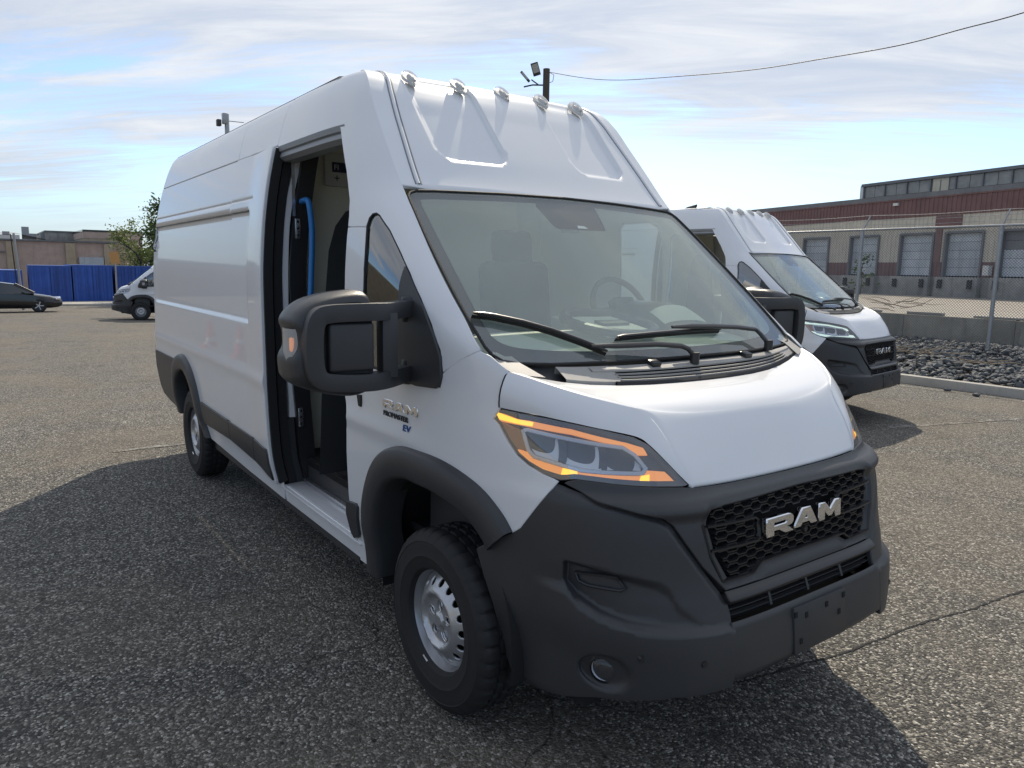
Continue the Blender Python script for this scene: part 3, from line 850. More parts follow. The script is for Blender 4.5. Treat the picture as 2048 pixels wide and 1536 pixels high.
    def frail(pts, w=.016, h=.007): MB().bar([tuple(q) for q in fm(resample(pts, .02, False))], w, h, (0, 0, 1)).build('grille_frame', 'plastic_satin', root, smooth=40)
    frail([(.455, .948), (.235, .943), (.222, .935), (.222, .875), (.235, .866), (.445, .868)])
    frail([(-.455, .948), (-.245, .943), (-.232, .935), (-.232, .875), (-.245, .866), (-.445, .868)])
    frail([(.405, .764), (.275, .764), (.232, .792), (-.232, .792), (-.275, .764), (-.405, .764)], .02, .006)
    frail([(-.468, .955), (-.445, .85), (-.405, .764)], .018, .006); frail([(.468, .955), (.445, .85), (.405, .764)], .018, .006)
    LET = {'R': ([(0, 0), (.24, 0), (.24, .28), (.46, .28), (.70, 0), (1, 0), (.74, .33), (.94, .42), (1, .56), (1, .80), (.93, .95), (.82, 1), (0, 1)], [[(.24, .50), (.24, .77), (.70, .77), (.76, .70), (.76, .57), (.70, .50)]]),
           'A': ([(0, 0), (.26, 0), (.35, .19), (.68, .19), (.76, 0), (1, 0), (.70, 1), (.36, 1)], [[(.44, .38), (.60, .38), (.55, .70), (.51, .70)]]),
           'M': ([(0, 0), (.22, 0), (.22, .60), (.44, .16), (.57, .16), (.79, .60), (.79, 0), (1, 0), (1, 1), (.76, 1), (.505, .50), (.25, 1), (0, 1)], [])}
    # the emblem letters R A M in chrome
    for ch, y0, y1 in (('R', -.236, -.088), ('A', -.070, .068), ('M', .080, .214)):
        ol, hs = LET[ch]
        z0, z1 = .876, .936
        x0 = float(noseR(np.array([(y0 + y1) / 2 / 2.15]), np.array([.9]))[0]) + XC + .016
        mp = lambda uv, y0=y0, y1=y1, x0=x0: A2((x0 - .004 * (uv[:, 1] - .5) + 0 * uv[:, 0], y0 + uv[:, 0] * (y1 - y0), z0 + uv[:, 1] * (z1 - z0)))
        patch('emblem_letter', 'chrome', root, ol, mp, holes=hs, step=.2, shrink=0, thick=.022, centre=(0, (y0 + y1) / 2, .9))
    MB().lathe([(.0, .012), (.010, .012), (.013, .004), (.013, -.02)], c=(.955, .015, .852), axis='X', n=16).build('front_camera', 'plastic_satin', root)
    # number plate bracket
    pb = MB(); pb.box((1.050, .003, .540), (.022, .318, .166), ry=rad(-6)); pl = pb.build('plate_bracket', 'plastic_grey_dark' if 'plastic_grey_dark' in M else 'plastic', root, bevel=.003)
    for y, z in ((-.085, .585), (.04, .592), (.12, .545), (-.12, .50), (-.148, .6), (.15, .6)):
        hb = MB(); hb.box((1.0612 - (z - .54) * .105, y, z), (.004, .016, .02), ry=rad(-6))
        hb.build('bracket_hole', 'dark', pl)
    # fog lamps
    for s in (-1, 1):
        c = np.array([.772, s * .782, .462]); nrm_ = Vector((.62, s * .78, .02)).normalized()
        f = empty('fog_lamp', root)
        q = nrm_.to_track_quat('Z', 'Y').to_matrix()
        def tr(mb): mb.v = [tuple(Vector(c) + q @ Vector(p)) for p in mb.v]; return mb
        tr(MB().lathe([(.052, -.045), (.052, -.012), (.047, -.010), (.043, -.03)], axis='Z', n=28)).build('lamp_ring', 'plastic_satin', f)
        tr(MB().lathe([(.042, -.012), (.034, -.030), (.015, -.042), (.0, -.044)], axis='Z', n=28)).build('lamp_reflector', 'bright_reflector', f)
        tr(MB().lathe([(.012, -.040), (.012, -.022), (.0, -.018)], axis='Z', n=16)).build('lamp_bulb', 'satin_silver', f)
        tr(MB().lathe([(.043, -.012), (.036, -.003), (.02, .002), (.0, .004)], axis='Z', n=28)).build('lamp_lens', 'clear_lens', f)
    for s in (-1, 1):
        for pt in ((.875, -.722, .545), (.985, -.56, .53)):
            u, z = nuv([pt])[0]; p = nose_map(.016)(np.array([[u * (1 if s < 0 else -1), z]]))[0]
            sn = MB(); sn.tube([p - np.array([.02, 0, 0]), p + np.array([.003, s * .002, 0])], .012, 12)
            sn.build('parking_sensor', 'plastic_satin', root)
    # ---- headlights
    hl = nuv([(.300, -.924, 1.262), (.302, -.924, 1.276), (.314, -.918, 1.281), (.339, -.909, 1.282), (.510, -.832, 1.271), (.643, -.730, 1.251), (.720, -.636, 1.226), (.752, -.598, 1.203), (.797, -.562, 1.154), (.838, -.520, 1.095), (.854, -.500, 1.071), (.848, -.530, 1.070), (.778, -.686, 1.079), (.698, -.772, 1.085), (.642, -.813, 1.087), (.596, -.843, 1.077), (.533, -.871, 1.087), (.477, -.891, 1.107), (.431, -.904, 1.132), (.384, -.913, 1.176), (.340, -.919, 1.225), (.310, -.925, 1.246)])
    led_t = nuv([(.321, -.917, 1.269), (.417, -.886, 1.252), (.452, -.870, 1.253), (.590, -.791, 1.240), (.723, -.660, 1.205), (.756, -.614, 1.189), (.774, -.607, 1.167), (.756, -.646, 1.169), (.724, -.672, 1.194), (.595, -.795, 1.225), (.448, -.877, 1.235), (.343, -.916, 1.238)])
    hot_t = nuv([(.321, -.917, 1.267), (.410, -.888, 1.252), (.470, -.862, 1.250), (.470, -.866, 1.238), (.425, -.886, 1.239), (.345, -.916, 1.245)])
    refl = nuv([(.436, -.886, 1.219), (.454, -.877, 1.226), (.722, -.676, 1.194), (.752, -.648, 1.172), (.789, -.626, 1.128), (.790, -.643, 1.110), (.654, -.798, 1.111), (.495, -.879, 1.135), (.469, -.886, 1.156)])
    amb = nuv([(.346, -.916, 1.234), (.430, -.889, 1.216), (.467, -.887, 1.155), (.422, -.903, 1.156), (.370, -.914, 1.199)])
    led_b = nuv([(.422, -.903, 1.154), (.471, -.887, 1.147), (.496, -.880, 1.129), (.655, -.799, 1.106), (.791, -.644, 1.104), (.791, -.628, 1.121), (.817, -.569, 1.114), (.838, -.540, 1.081), (.797, -.649, 1.087), (.666, -.797, 1.091), (.610, -.833, 1.091), (.510, -.879, 1.102), (.451, -.897, 1.129)])
    hot_b = nuv([(.60, -.832, 1.113), (.645, -.808, 1.108), (.648, -.806, 1.094), (.600, -.838, 1.094)])
    hot_c = nuv([(.785, -.650, 1.104), (.80, -.625, 1.108), (.80, -.63, 1.087), (.786, -.66, 1.087)])
    cu = sum(p[0] for p in refl) / len(refl)
    ru0, ru1 = min(p[0] for p in refl), max(p[0] for p in refl)
    for s in (-1, 1):
        h = empty('headlight', root)
        k = (lambda l: l) if s < 0 else flip_y
        HP = lambda nm, mt, ol, off, **kw: patch(nm, mt, h, k(ol), nose_map(off), **{**dict(step=.02, shrink=0, thick=.006), **kw})
        HP('lamp_housing', 'plastic_satin', offset_poly(hl, -.004), -.040, thick=0, rim=False)
        fo = offset_poly(hl, .012)
        HP('lamp_bezel', 'plastic_satin', hl, -.014, holes=[k(fo.tolist())], thick=.02)
        HP('light_strip', 'amber_glow', offset_poly(led_t, .0022).tolist(), -.018, thick=.010)
        HP('light_strip', 'amber_glow', offset_poly(led_b, .0022).tolist(), -.018, thick=.010)
        for q in (hot_t, hot_b, hot_c): HP('lit_lamp', 'amber_hot', q, -.0165, thick=.004)
        HP('side_reflector', 'amber', amb, -.018, thick=.010)
        inner = offset_poly(refl, .0065)
        HP('reflector_frame', 'satin_silver', offset_poly(refl, -.001), -.016, holes=[k(inner.tolist())], thick=.022)
        def ro(uv):
            t = (np.abs(uv[:, 0]) - abs(ru0)) / (abs(ru1) - abs(ru0)) * 3.15
            fr_ = t - np.floor(t)
            zm = (uv[:, 1] - (1.222 - .020 * t)) / .06
            return -.024 - .040 * np.clip(1 - (2 * fr_ - 1) ** 2 * .8, 0, 1) * np.clip(1 - zm * zm * .6, 0.1, 1)
        HP('reflector', 'bright_reflector', inner.tolist(), ro, step=.008, thick=0, rim=False)
        for t in (1 / 3.15, 2 / 3.15):
            u = ru0 + (ru1 - ru0) * t
            zs = np.linspace(1.10, 1.235, 40); uv = np.array([(u + .012 * math.sin((z - 1.10) / .12 * 2.5) , z) for z in zs])
            ok = inside(uv, inner)
            p = nose_map(-.030)(np.array(k(uv[ok].tolist())))
            if len(p) > 2: MB().bar([tuple(q) for q in p], .028, .006, (-.5, s * -.8, 0)).build('reflector_fin', 'plastic_satin', h)
        HP('lamp_lens', 'lamp_glass', offset_poly(hl, .003), -.002, thick=.012, step=.03)
    # ---- windscreen
    ws_h = [(0, 2.1175), (-.35, 2.113), (-.70, 2.103), (-.790, 2.098), (-.822, 2.087), (-.838, 2.070)] + [(-float(YE(z)) + .005, float(z)) for z in np.linspace(2.04, 1.49, 10)] + [(-.882, 1.462), (-.856, 1.442), (-.80, 1.432), (-.66, 1.424), (-.45, 1.4215), (0, 1.420)]
    ws = ws_h + [(-y, z) for y, z in ws_h[::-1][1:-1]]
    fr_in = smooth_poly([(-.19, 2.084), (-.55, 2.074), (-.76, 2.066), (-.788, 2.05), (-.80, 1.99), (-.832, 1.667), (-.836, 1.56), (-.825, 1.522), (-.79, 1.500), (-.712, 1.485), (-.53, 1.472), (-.3, 1.466), (0, 1.464), (.3, 1.466), (.53, 1.472), (.712, 1.485), (.79, 1.500), (.825, 1.522), (.836, 1.56), (.832, 1.667), (.80, 1.99), (.788, 2.05), (.76, 2.066), (.55, 2.074), (.19, 2.084)], closed=False, n=3)
    fr_in += [(.185, 2.07), (.150, 1.985), (.138, 1.968), (.12, 1.963), (-.16, 1.960), (-.175, 1.965), (-.185, 1.985), (-.20, 2.07)]
    P('windscreen_border', 'frit', offset_poly(ws, .002), scr_map(-.012), holes=[fr_in], step=.05, thick=0, rim=False)
    P('windscreen_veil', 'inner_veil', offset_poly(fr_in, -.004), scr_map(-.010), step=.06, thick=0, rim=False)  # added veil behind the clear glass only, brighter than the border
    P('windscreen', 'windscreen', ws, scr_map(-.004), step=.06, thick=.006)
    ring = np.array(resample(ws, .03)); ring = np.vstack([ring, ring[:1]])
    MB().tube([tuple(p) for p in scr_map(-.002)(ring)], .0065, 6, caps=False).build('windscreen_seal', 'rubber', root)
    MB().box((-.375, -.02, 1.985), (.05, .10, .07), ry=rad(-40)).build('screen_camera', 'plastic_satin', root, bevel=.006)
    P('sensor_window', 'satin_silver', [(-.045, 1.968), (.028, 1.968), (.010, 1.984), (-.035, 1.986)], scr_map(-.008), step=.03, thick=0, rim=False)
    # ---- fairing over the windscreen, pressed with two deep panels
    em = round_rect(-.592, 2.262, -.212, 2.92, .075, 6)
    emL = flip_y(em)
    seam = np.array([(-.763, 2.0), (-.763, 2.113), (-.742, 2.28), (-.716, 2.455), (-.690, 2.60), (-.655, 2.72), (-.65, 2.80)])
    def fair_off(uv):
        a = uv.copy(); a[:, 0] = -np.abs(a[:, 0])
        w = a.copy(); w[:, 1] *= 1.25
        e2 = [(p, q * 1.25) for p, q in em]
        d = -.020 * smooth(0.0, .016, sdist(w, e2)) * smooth(2.722, 2.69, uv[:, 1])
        d = d - .012 * smooth(.0, .02, sdist(a, [(-1, 1.9), (1, 1.9), (1, 2.12), (-1, 2.12)]))
        return d
    zf = np.concatenate([np.linspace(2.1235, 2.70, 24), [2.71, 2.72, 2.728, 2.733]])
    fair_r = [(-float(YE(z)) - .002, float(z)) for z in zf]
    fair = fair_r + [(0, 2.7425)] + [(-y, z) for y, z in fair_r[::-1]] + [(.70, 2.1085), (.35, 2.1185), (0, 2.123), (-.35, 2.1185), (-.70, 2.1085)]
    fl = []
    for q in (em, offset_poly(em, .006).tolist(), offset_poly(em, .013).tolist()):
        for g in (q, flip_y(q)):
            seg_ = [p for p in g if p[1] < 2.715]
            fl.append([p for p in smooth_order(seg_)])
    for z in (2.69, 2.705, 2.718, 2.728, 2.735): fl.append([(-.60, z), (.60, z)])
    P('roof_fairing', 'paint', fair, scr_map(fair_off), step=.016, lines=fl, thick=.02, shrink=.001)
    for s in (-1, 1):
        zs = np.linspace(2.128, 2.733, 40); ys_ = np.interp(zs, seam[:, 1], seam[:, 0]) * -s
        for dy, w_ in ((-.013, .004), (.013, .005)):
            m = MB(); m.bar([tuple(p) for p in scr_map(.0005)(A2((ys_ + dy, zs)))], w_, .004, (.64, 0, .77)); m.build('seam_gap', 'sealant', root)
        m = MB(); m.tube([tuple(p) for p in scr_map(-.001)(A2((ys_, zs)))], .0095, 10, caps=False); m.build('seam_bead', 'paint', root)
    # clearance lamps along the front of the roof
    for y in (-.54, -.27, 0, .27, .54):
        c = empty('clearance_lamp', root)
        zc_ = 2.688; xx = float(screenX(y, zc_)); n0 = Vector((.60, 0, .80)).normalized(); t0 = Vector((.80, 0, -.60))
        fr3 = lambda a, b, h: tuple(Vector((xx, y, zc_)) + t0 * a + Vector((0, 1, 0)) * b + n0 * h)
        base = [(-.060 + .125 * i / 12, 0) for i in range(13)]
        def prof(a): return .036 * math.sqrt(max(0, 1 - ((a + .012) / .056) ** 2)) ** .8 if a < .02 else .030 * max(0, (1 - (a - .02) / .048)) ** .7
        rows = []; rows2 = []; rows3 = []
        for a in np.linspace(-.066, .068, 14):
            w = max(.002, prof(a))
            rows.append([fr3(a, b * w * 1.12, h) for b, h in ((-1, -.006), (-1, .008), (1, .008), (1, -.006))])
            hh = .008 + .024 * math.sqrt(max(0, 1 - (abs(a + .008) / .064) ** 2.2))
            rows2.append([fr3(a, w * math.cos(t), .008 + (hh - .008) * math.sin(t)) for t in np.linspace(0, math.pi, 9)])
            rows3.append([fr3(a * .55, w * .5 * math.cos(t), .006 + (hh - .008) * .55 * math.sin(t)) for t in np.linspace(0, math.pi, 7)])
        MB().grid(rows).build('lamp_base', 'white_plastic', c)
        MB().grid(rows3).build('lamp_reflector', 'white_plastic', c)
        MB().grid(rows2).build('lamp_lens', 'pale_lens', c)
        MB().cyl(fr3(.040, 0, .010), fr3(.040, 0, .020), .006, n=8).build('lamp_screw', 'dark', c)
    o = MB(); o.tube([(-1.72, -.30, 2.74), (-1.70, -.30, 2.80), (-1.84, -.30, 2.775), (-1.95, -.30, 2.745)], [.03, .028, .022, .008], 8); o.build('roof_antenna', 'plastic_satin', root)
    # ---- scuttle between screen and bonnet
    rows = []
    ys = np.linspace(-.86, .86, 41)
    gl = [np.array((float(screenX(y, 1.418 + .04 * (abs(y) / .86) ** 5)) - .03, y, 1.412 + .036 * (abs(y) / .86) ** 5)) for y in ys]
    bo = [np.array((.506 - .166 * (abs(y) / .86) ** 2, y, 1.330 + .074 * (abs(y) / .86) ** 4)) for y in ys]
    for t, dz in ((0, .0), (.15, -.004), (.3, -.016), (.7, -.020), (1.0, -.022)):
        rows.append([tuple(a * (1 - t) + b * t + np.array((0, 0, dz))) for a, b in zip(gl, bo)])
    MB().grid(rows).build('scuttle', 'plastic', root, smooth=60)
    def sc(y, t, h):
        a = np.array((float(screenX(y, 1.418)) - .005, y, 1.404 + .022 * (abs(y) / .86) ** 4)); b = np.array((.502 - .163 * (abs(y) / .86) ** 2, y, 1.339 + .074 * (abs(y) / .86) ** 4))
        return tuple(a * (1 - t) + b * t + np.array((0, 0, h)))
    vent = empty('air_intake_panel', root)
    rr = []
    def slab(t0, t1, ya, yb, nm):
        m = MB(); yl = np.linspace(ya, yb, 24)
        lo_ = -.02 if nm == 'intake_cover' else .003
        m.grid([[sc(y, t0, lo_) for y in yl], [sc(y, t0, .007) for y in yl], [sc(y, (t0 + t1) / 2, .011) for y in yl], [sc(y, t1, .012) for y in yl], [sc(y, t1, .006) for y in yl]])
        return m.build(nm, 'plastic_sunlit', vent, smooth=40)
    slab(.10, .40, -.52, .78, 'intake_cover')
    for a, b in ((.50, .555), (.645, .70), (.79, .845)): slab(a, b, -.43, .70, 'intake_slat')
    for ya, yb in ((-.66, -.42), (.68, .80)):
        m = MB()
        yl = np.linspace(ya, yb, 8); m.grid([[sc(y, .05, -.02) for y in yl], [sc(y, .1, .008) for y in yl], [sc(y, .86, .006) for y in yl], [sc(y, .88, -.02) for y in yl]])
        m.build('intake_end', 'plastic_sunlit', vent, smooth=40)
    yl = np.linspace(-.46, .74, 30)
    MB().grid([[sc(y, .86, -.02) for y in yl], [sc(y, .90, .010) for y in yl], [sc(y, .97, .006) for y in yl], [sc(y, 1.0, -.02) for y in yl]]).build('intake_seal', 'rubber', vent, smooth=40)
    for y in (-.20, .40):
        p = Vector(sc(y, .22, .012)); m = MB(); m.box(p + Vector((0, 0, .006)), (.04, .05, .022), ry=rad(15)); m.build('washer_nozzle', 'plastic_satin', root, bevel=.006)
    # pillar-foot trims
    for s in (-1, 1):
        m = MB(); m.grid([[(.19, s * .80, 1.475), (.30, s * .80, 1.435), (.40, s * .76, 1.392)], [(.20, s * .85, 1.480), (.30, s * .855, 1.432), (.37, s * .83, 1.400)], [(.24, s * .88, 1.462), (.30, s * .878, 1.428), (.345, s * .868, 1.408)]]); m.build('scuttle_corner', 'plastic_sunlit', root, smooth=60)
    # wipers
    def on_glass(y, z, h): return tuple(scr_map(h)(np.array([[y, z]]))[0])
    up_g = (.64, 0, .77)
    for blade, arm in (([(-.880, 1.589), (-.80, 1.578), (-.70, 1.556), (-.60, 1.526), (-.50, 1.487), (-.405, 1.4445)], [(-.47, 1.462, .026), (-.36, 1.456, .030), (-.16, 1.448, .040), (-.034, 1.4335, .045), (.0, 1.425, .04), (.022, 1.402, .03)]),
                       ([(-.309, 1.4925), (-.1, 1.499), (.1, 1.503), (.25, 1.503), (.341, 1.5008)], [(.0, 1.506, .042), (.12, 1.504, .044), (.251, 1.499, .046), (.42, 1.49, .046), (.56, 1.477, .044), (.58, 1.46, .04), (.60, 1.424, .03)])):
        w = empty('wiper', root)
        pts = resample(blade, .03, False)
        m = MB(); m.bar([on_glass(y, z, .006) for y, z in pts], .006, .016, up_g); m.build('wiper_rubber', 'rubber', w)
        m = MB(); m.tube([on_glass(y, z, .022) for y, z in pts], [.004] + [.0105] * (len(pts) - 2) + [.004], 8, flat=.8); m.build('wiper_blade', 'plastic_satin', w)
        m = MB(); ap = [on_glass(*a) for a in arm]; m.tube(ap, [.007] + [.0125] * (len(ap) - 2) + [.014], 8, flat=.75, up=up_g); m.build('wiper_arm', 'plastic_satin', w)
        e = Vector(ap[-1]); m = MB(); m.cyl(e - Vector((0, 0, .03)), e + Vector((0, 0, .016)), .02, n=14); m.build('wiper_pivot', 'plastic_satin', w)
    # ---- door mirrors on long arms
    for s in (-1, 1):
        mr = empty('side_mirror', root)
        ol = smooth_poly([(-1.494, 1.39), (-1.496, 1.44), (-1.478, 1.48), (-1.478, 1.535), (-1.488, 1.575), (-1.462, 1.615), (-1.412, 1.648), (-1.345, 1.668), (-1.283, 1.678), (-1.231, 1.680), (-1.203, 1.669), (-1.192, 1.640), (-1.186, 1.60), (-1.182, 1.48), (-1.182, 1.36), (-1.186, 1.325), (-1.210, 1.302), (-1.267, 1.290), (-1.37, 1.308), (-1.455, 1.338), (-1.486, 1.365)], closed=True, n=3)
        cy, cz = -1.335, 1.485
        rows = []
        for x, k in ((-.075, .80), (-.080, .90), (-.095, .955), (-.13, 1.0), (-.20, 1.01), (-.255, .985), (-.275, .93), (-.265, .90), (-.258, .0)):
            rows.append([(x, s * -(cy + (y - cy) * k), cz + (z - cz) * k) for y, z in ol])
        MB().grid(rows, close_u=True).build('mirror_housing', 'plastic', mr, smooth=50)
        MB().grid([[(-.079, s * -(cy + (y - cy) * k), cz + (z - cz) * k) for y, z in ol] for k in (.82, .0)], close_u=True).build('mirror_front', 'plastic', mr, smooth=0)
        fr_ = MB()
        path = smooth_poly([(-.965, 1.612), (-1.08, 1.606), (-1.25, 1.606), (-1.375, 1.602), (-1.418, 1.585), (-1.434, 1.53), (-1.434, 1.43), (-1.418, 1.380), (-1.375, 1.360), (-1.25, 1.350), (-1.10, 1.352), (-.985, 1.356)], n=4)
        mx = lambda y: -.062 - .115 * float(smooth(-1.22, -.98, y))
        fr_.bar([(mx(y), s * -y, z) for y, z in path], .062, .066, (1, 0, 0))
        fr_.bar([(-.085, s * 1.135, 1.36), (-.085, s * 1.135, 1.60)], .06, .055, (1, 0, 0))
        fr_.build('mirror_arm', 'plastic', mr, smooth=50, bevel=.011, seg=2)
        q = MB(); q.box((-.062, s * 1.292, 1.481), (.04, .172, .176)); q.build('mirror_arm_cover', 'plastic', mr, bevel=.012, seg=3)
        for z in (1.605, 1.358):
            q = MB(); q.box((-.20, s * .955, z), (.10, .07, .085)); q.cyl((-.185, s * .985, z - .05), (-.185, s * .985, z + .05), .036, n=14)
            q.build('mirror_hinge', 'plastic', mr, bevel=.008)
        q = MB(); q.grid([[(x, s * y, z) for x, y in ((-.10, 1.470), (-.11, 1.488), (-.15, 1.497), (-.20, 1.490))] for z in (1.432, 1.445, 1.535, 1.548)]); q.build('mirror_indicator', 'pale_lens', mr, smooth=60)
        q = MB(); q.box((-.14, s * 1.474, 1.49), (.03, .02, .05)); q.build('indicator_bulb', 'amber_glow', mr, bevel=.004)
        q = MB(); q.grid([[(-.261, s * y, z) for y in (1.22, 1.44)] for z in (1.34, 1.63)]); q.build('mirror_glass', 'chrome', mr)
        tri = [(-.245, 1.775), (-.2056, 1.738), (-.0814, 1.6177), (.0041, 1.5121), (.0457, 1.4386), (.0532, 1.3676), (.044, 1.334), (.020, 1.318), (-.102, 1.312), (-.2311, 1.322), (-.25, 1.345), (-.235, 1.55), (-.245, 1.70)]
        tm = side_map(.013, False)
        patch('mirror_base', 'plastic', mr, tri, (tm if s < 0 else (lambda uv: tm(uv) * np.array([1, -1, 1]))), step=.03, thick=.03)
    # ---- badge on the front wing
    for ch, xa, xb in (('R', -.375, -.290), ('A', -.280, -.200), ('M', -.192, -.102)):
        patch('badge_letter', 'chrome', root, [(xa + p * (xb - xa), 1.187 + q_ * .034) for p, q_ in LET[ch][0]], side_map(.006), holes=[[(xa + p * (xb - xa), 1.187 + q_ * .034) for p, q_ in h_] for h_ in LET[ch][1]], step=.05, shrink=0, thick=.007)
    text_on_side('PROMASTER', .030, .002, 'badge_dark', root, -.375, 1.152, 1.24)
    text_on_side('EV', .036, .002, 'badge_blue', root, -.205, 1.115, 1.45)
    P('door_catch', 'rubber', [(-.632, 1.198), (-.588, 1.203), (-.592, 1.150), (-.618, 1.150)], side_map(.008, False), step=.02, thick=.01)
    # ---- doorway: track above, posts, interior
    tk = MB(); tk.grid([[(x, -float(sideY(np.array([x]), np.array([2.43]))[0]) + dy, z) for x in np.linspace(-1.895, -1.0, 12)] for dy, z in ((-.004, 2.432), (.0, 2.405), (.012, 2.400), (.006, 2.388), (.004, 2.372), (.03, 2.352), (.10, 2.352))])
    tk.build('door_track', 'roof_metal', root, smooth=30)
    def post(nm, mt, ya, yb, x0, x1, z0=.44, z1=2.42, wav=0.0, ph=0.0):
        m = MB(); rows = []
        for z in np.linspace(z0, z1, 30):
            w = WZ(np.array([z]))[0] - 1.014
            d = wav * math.sin(z * 4.1 + ph) + wav * .6 * math.sin(z * 9 + ph * 2)
            rows.append([(x0, -(ya + w + d), z), (x0, -(yb + w + d * .6), z), (x1, -(yb + w), z), (x1, -(ya + w), z)])
        m.grid(rows, close_u=True); return m.build(nm, mt, root, smooth=40)
    post('door_edge_seal', 'rubber', .965, .915, -1.90, -2.0)
    post('door_inner_panel', 'paint', .915, .875, -1.905, -2.05, z0=.86, wav=.012, ph=1.0)
    post('door_inner_panel', 'plastic', .915, .875, -1.905, -2.05, z1=.855)
    bp_ = post('door_post', 'plastic_satin', .872, .775, -1.88, -2.0, wav=.006, ph=2.)
    for z in (1.98, .86):
        y = .872 + WZ(np.array([z]))[0] - 1.014 - .03
        m = MB(); m.box((-1.878, -y, z), (.012, .030, .115)); st = m.build('latch_plate', 'satin_silver', root, bevel=.002)
        for dz in (-.04, 0, .04): MB().cyl((-1.872, -y, z + dz), (-1.8705, -y, z + dz), .007, n=8).build('latch_screw', 'dark', st)
    m = MB(); m.tube(smooth_poly([(-1.86, -.80, 2.135), (-1.76, -.805, 2.135), (-1.735, -.80, 2.09), (-1.735, -.79, 1.95), (-1.74, -.80, 1.70), (-1.745, -.81, 1.52), (-1.76, -.815, 1.45), (-1.86, -.81, 1.43)], n=5), .017, 12); m.build('grab_handle', 'blue_plastic', root)
    # highlight on the dark post, put in as a silver strip
    m = MB(); m.grid([[(-1.868, -(.835 + d), z) for d in (0, .018)] for z, d0 in [(z, 0) for z in np.linspace(2.05, 2.40, 10)]]); m.build('post_highlight', 'satin_silver', root)
    # bulkhead and cab
    MB().grid([[(-2.10, s * (float(WZ(np.array([z]))[0]) - .05), z) for s in (-1, -.5, 0, .5, 1)] for z in np.linspace(.42, 2.70, 24)]).build('bulkhead', 'cream', root)
    sg = MB(); sg.box((-2.085, -.49, 2.36), (.03, .16, .20)); sgn = sg.build('cab_notice', 'white_plastic', root, bevel=.006)
    sg = MB(); sg.box((-2.068, -.475, 2.375), (.004, .10, .06)); sg.build('notice_band', 'navy', sgn)
    text_mesh('FI', .046, .001, 'white_plastic', 'notice_lettering', sgn, (-2.065, -.515, 2.359), (0, 1, 0), (0, 0, 1))
    text_mesh('+', .07, .001, 'navy', 'notice_mark', sgn, (-2.068, -.515, 2.285), (0, 1, 0), (0, 0, 1))
    MB().box2((-2.10, -.80, .56), (.2, .93, .60)).build('cab_floor', 'rubber', root)
    MB().box2((-2.12, -.80, 2.55), (-1.1, .80, 2.60)).build('cab_ceiling', 'cream', root)
    MB().box2((-.35, -.80, .60), (.20, .80, 1.30)).build('dash_lower', 'plastic', root)
    rows = []
    for x, z in ((-.42, .95), (-.42, 1.36), (-.36, 1.455), (-.22, 1.492), (-.05, 1.485), (.10, 1.462), (.22, 1.435), (.31, 1.40)):
        rows.append([(x - .10 * (y / .85) ** 2 * (x > -.3), y, z - .02 * (y / .85) ** 4) for y in np.linspace(-.84, .84, 16)])
    MB().grid(rows).build('dashboard', 'dash', root, smooth=60)
    m = MB(); rows = []
    for x, k in ((-.36, .75), (-.30, 1.0), (-.16, 1.0), (-.06, .80), (.03, .30), (.05, .0)):
        rows.append([(x, .40 + .25 * c_, 1.475 + .145 * k * max(0, 1 - abs(c_) ** 2.6)) for c_ in np.linspace(-1, 1, 15)])
    m.grid(rows); m.build('instrument_hood', 'plastic_satin', root, smooth=60)
    m = MB(); m.grid([[(x, .40 + .15 * c_, 1.480 + .145 * k * max(0, 1 - abs(.6 * c_) ** 2.6) + .006) for c_ in np.linspace(-1, 1, 9)] for x, k in ((-.08, .84), (-.03, .64), (.02, .37))]); m.build('hood_panel', 'dash', root, smooth=60)
    tz = lambda x: 1.515 - .17 * (x - .02)
    m = MB(); m.grid([[(x, y, tz(x)) for y in np.linspace(-.24, .10, 9)] for x in (-.22, -.1, .05, .16)]); m.build('dash_tray', 'dash', root)
    m = MB(); m.tube([(-.02 + .21 * math.cos(t), -.07 + .20 * math.sin(t), tz(-.02 + .21 * math.cos(t)) + .012) for t in np.linspace(0, 2 * math.pi, 32)], .024, 8, caps=False); m.build('tray_rim', 'plastic_satin', root)
    m = MB(); m.grid([[(x, y, tz(x) + .014) for y in (-.19, .05)] for x in (-.14, .12)]); lid = m.build('tray_lid', 'cream', root)
    m = MB(); m.bar([(.00, -.15, tz(0) + .02), (.00, .01, tz(0) + .02)], .06, .012, (.17, 0, 1)); m.build('lid_catch', 'plastic_satin', lid)
    sw = empty('steering_wheel', root)
    R = Matrix.Rotation(rad(-28), 3, 'Y')
    cc_ = Vector((-.46, .43, 1.555))
    m = MB(); m.tube([cc_ + R @ Vector((0, .19 * math.cos(t), .19 * math.sin(t))) for t in np.linspace(0, 2 * math.pi, 40)], .0165, 10, caps=False); m.build('wheel_rim', 'plastic_satin', sw)
    m = MB(); m.box(cc_ + R @ Vector((.02, 0, 0)), (.06, .13, .12), ry=rad(-28))
    for a in (0, math.pi, -math.pi / 2): m.bar([cc_ + R @ Vector((.01, .03 * math.cos(a), .03 * math.sin(a))), cc_ + R @ Vector((0, .18 * math.cos(a), .18 * math.sin(a)))], .02, .035, R @ Vector((0, -math.sin(a), math.cos(a))))
    m.build('wheel_hub', 'plastic_satin', sw)
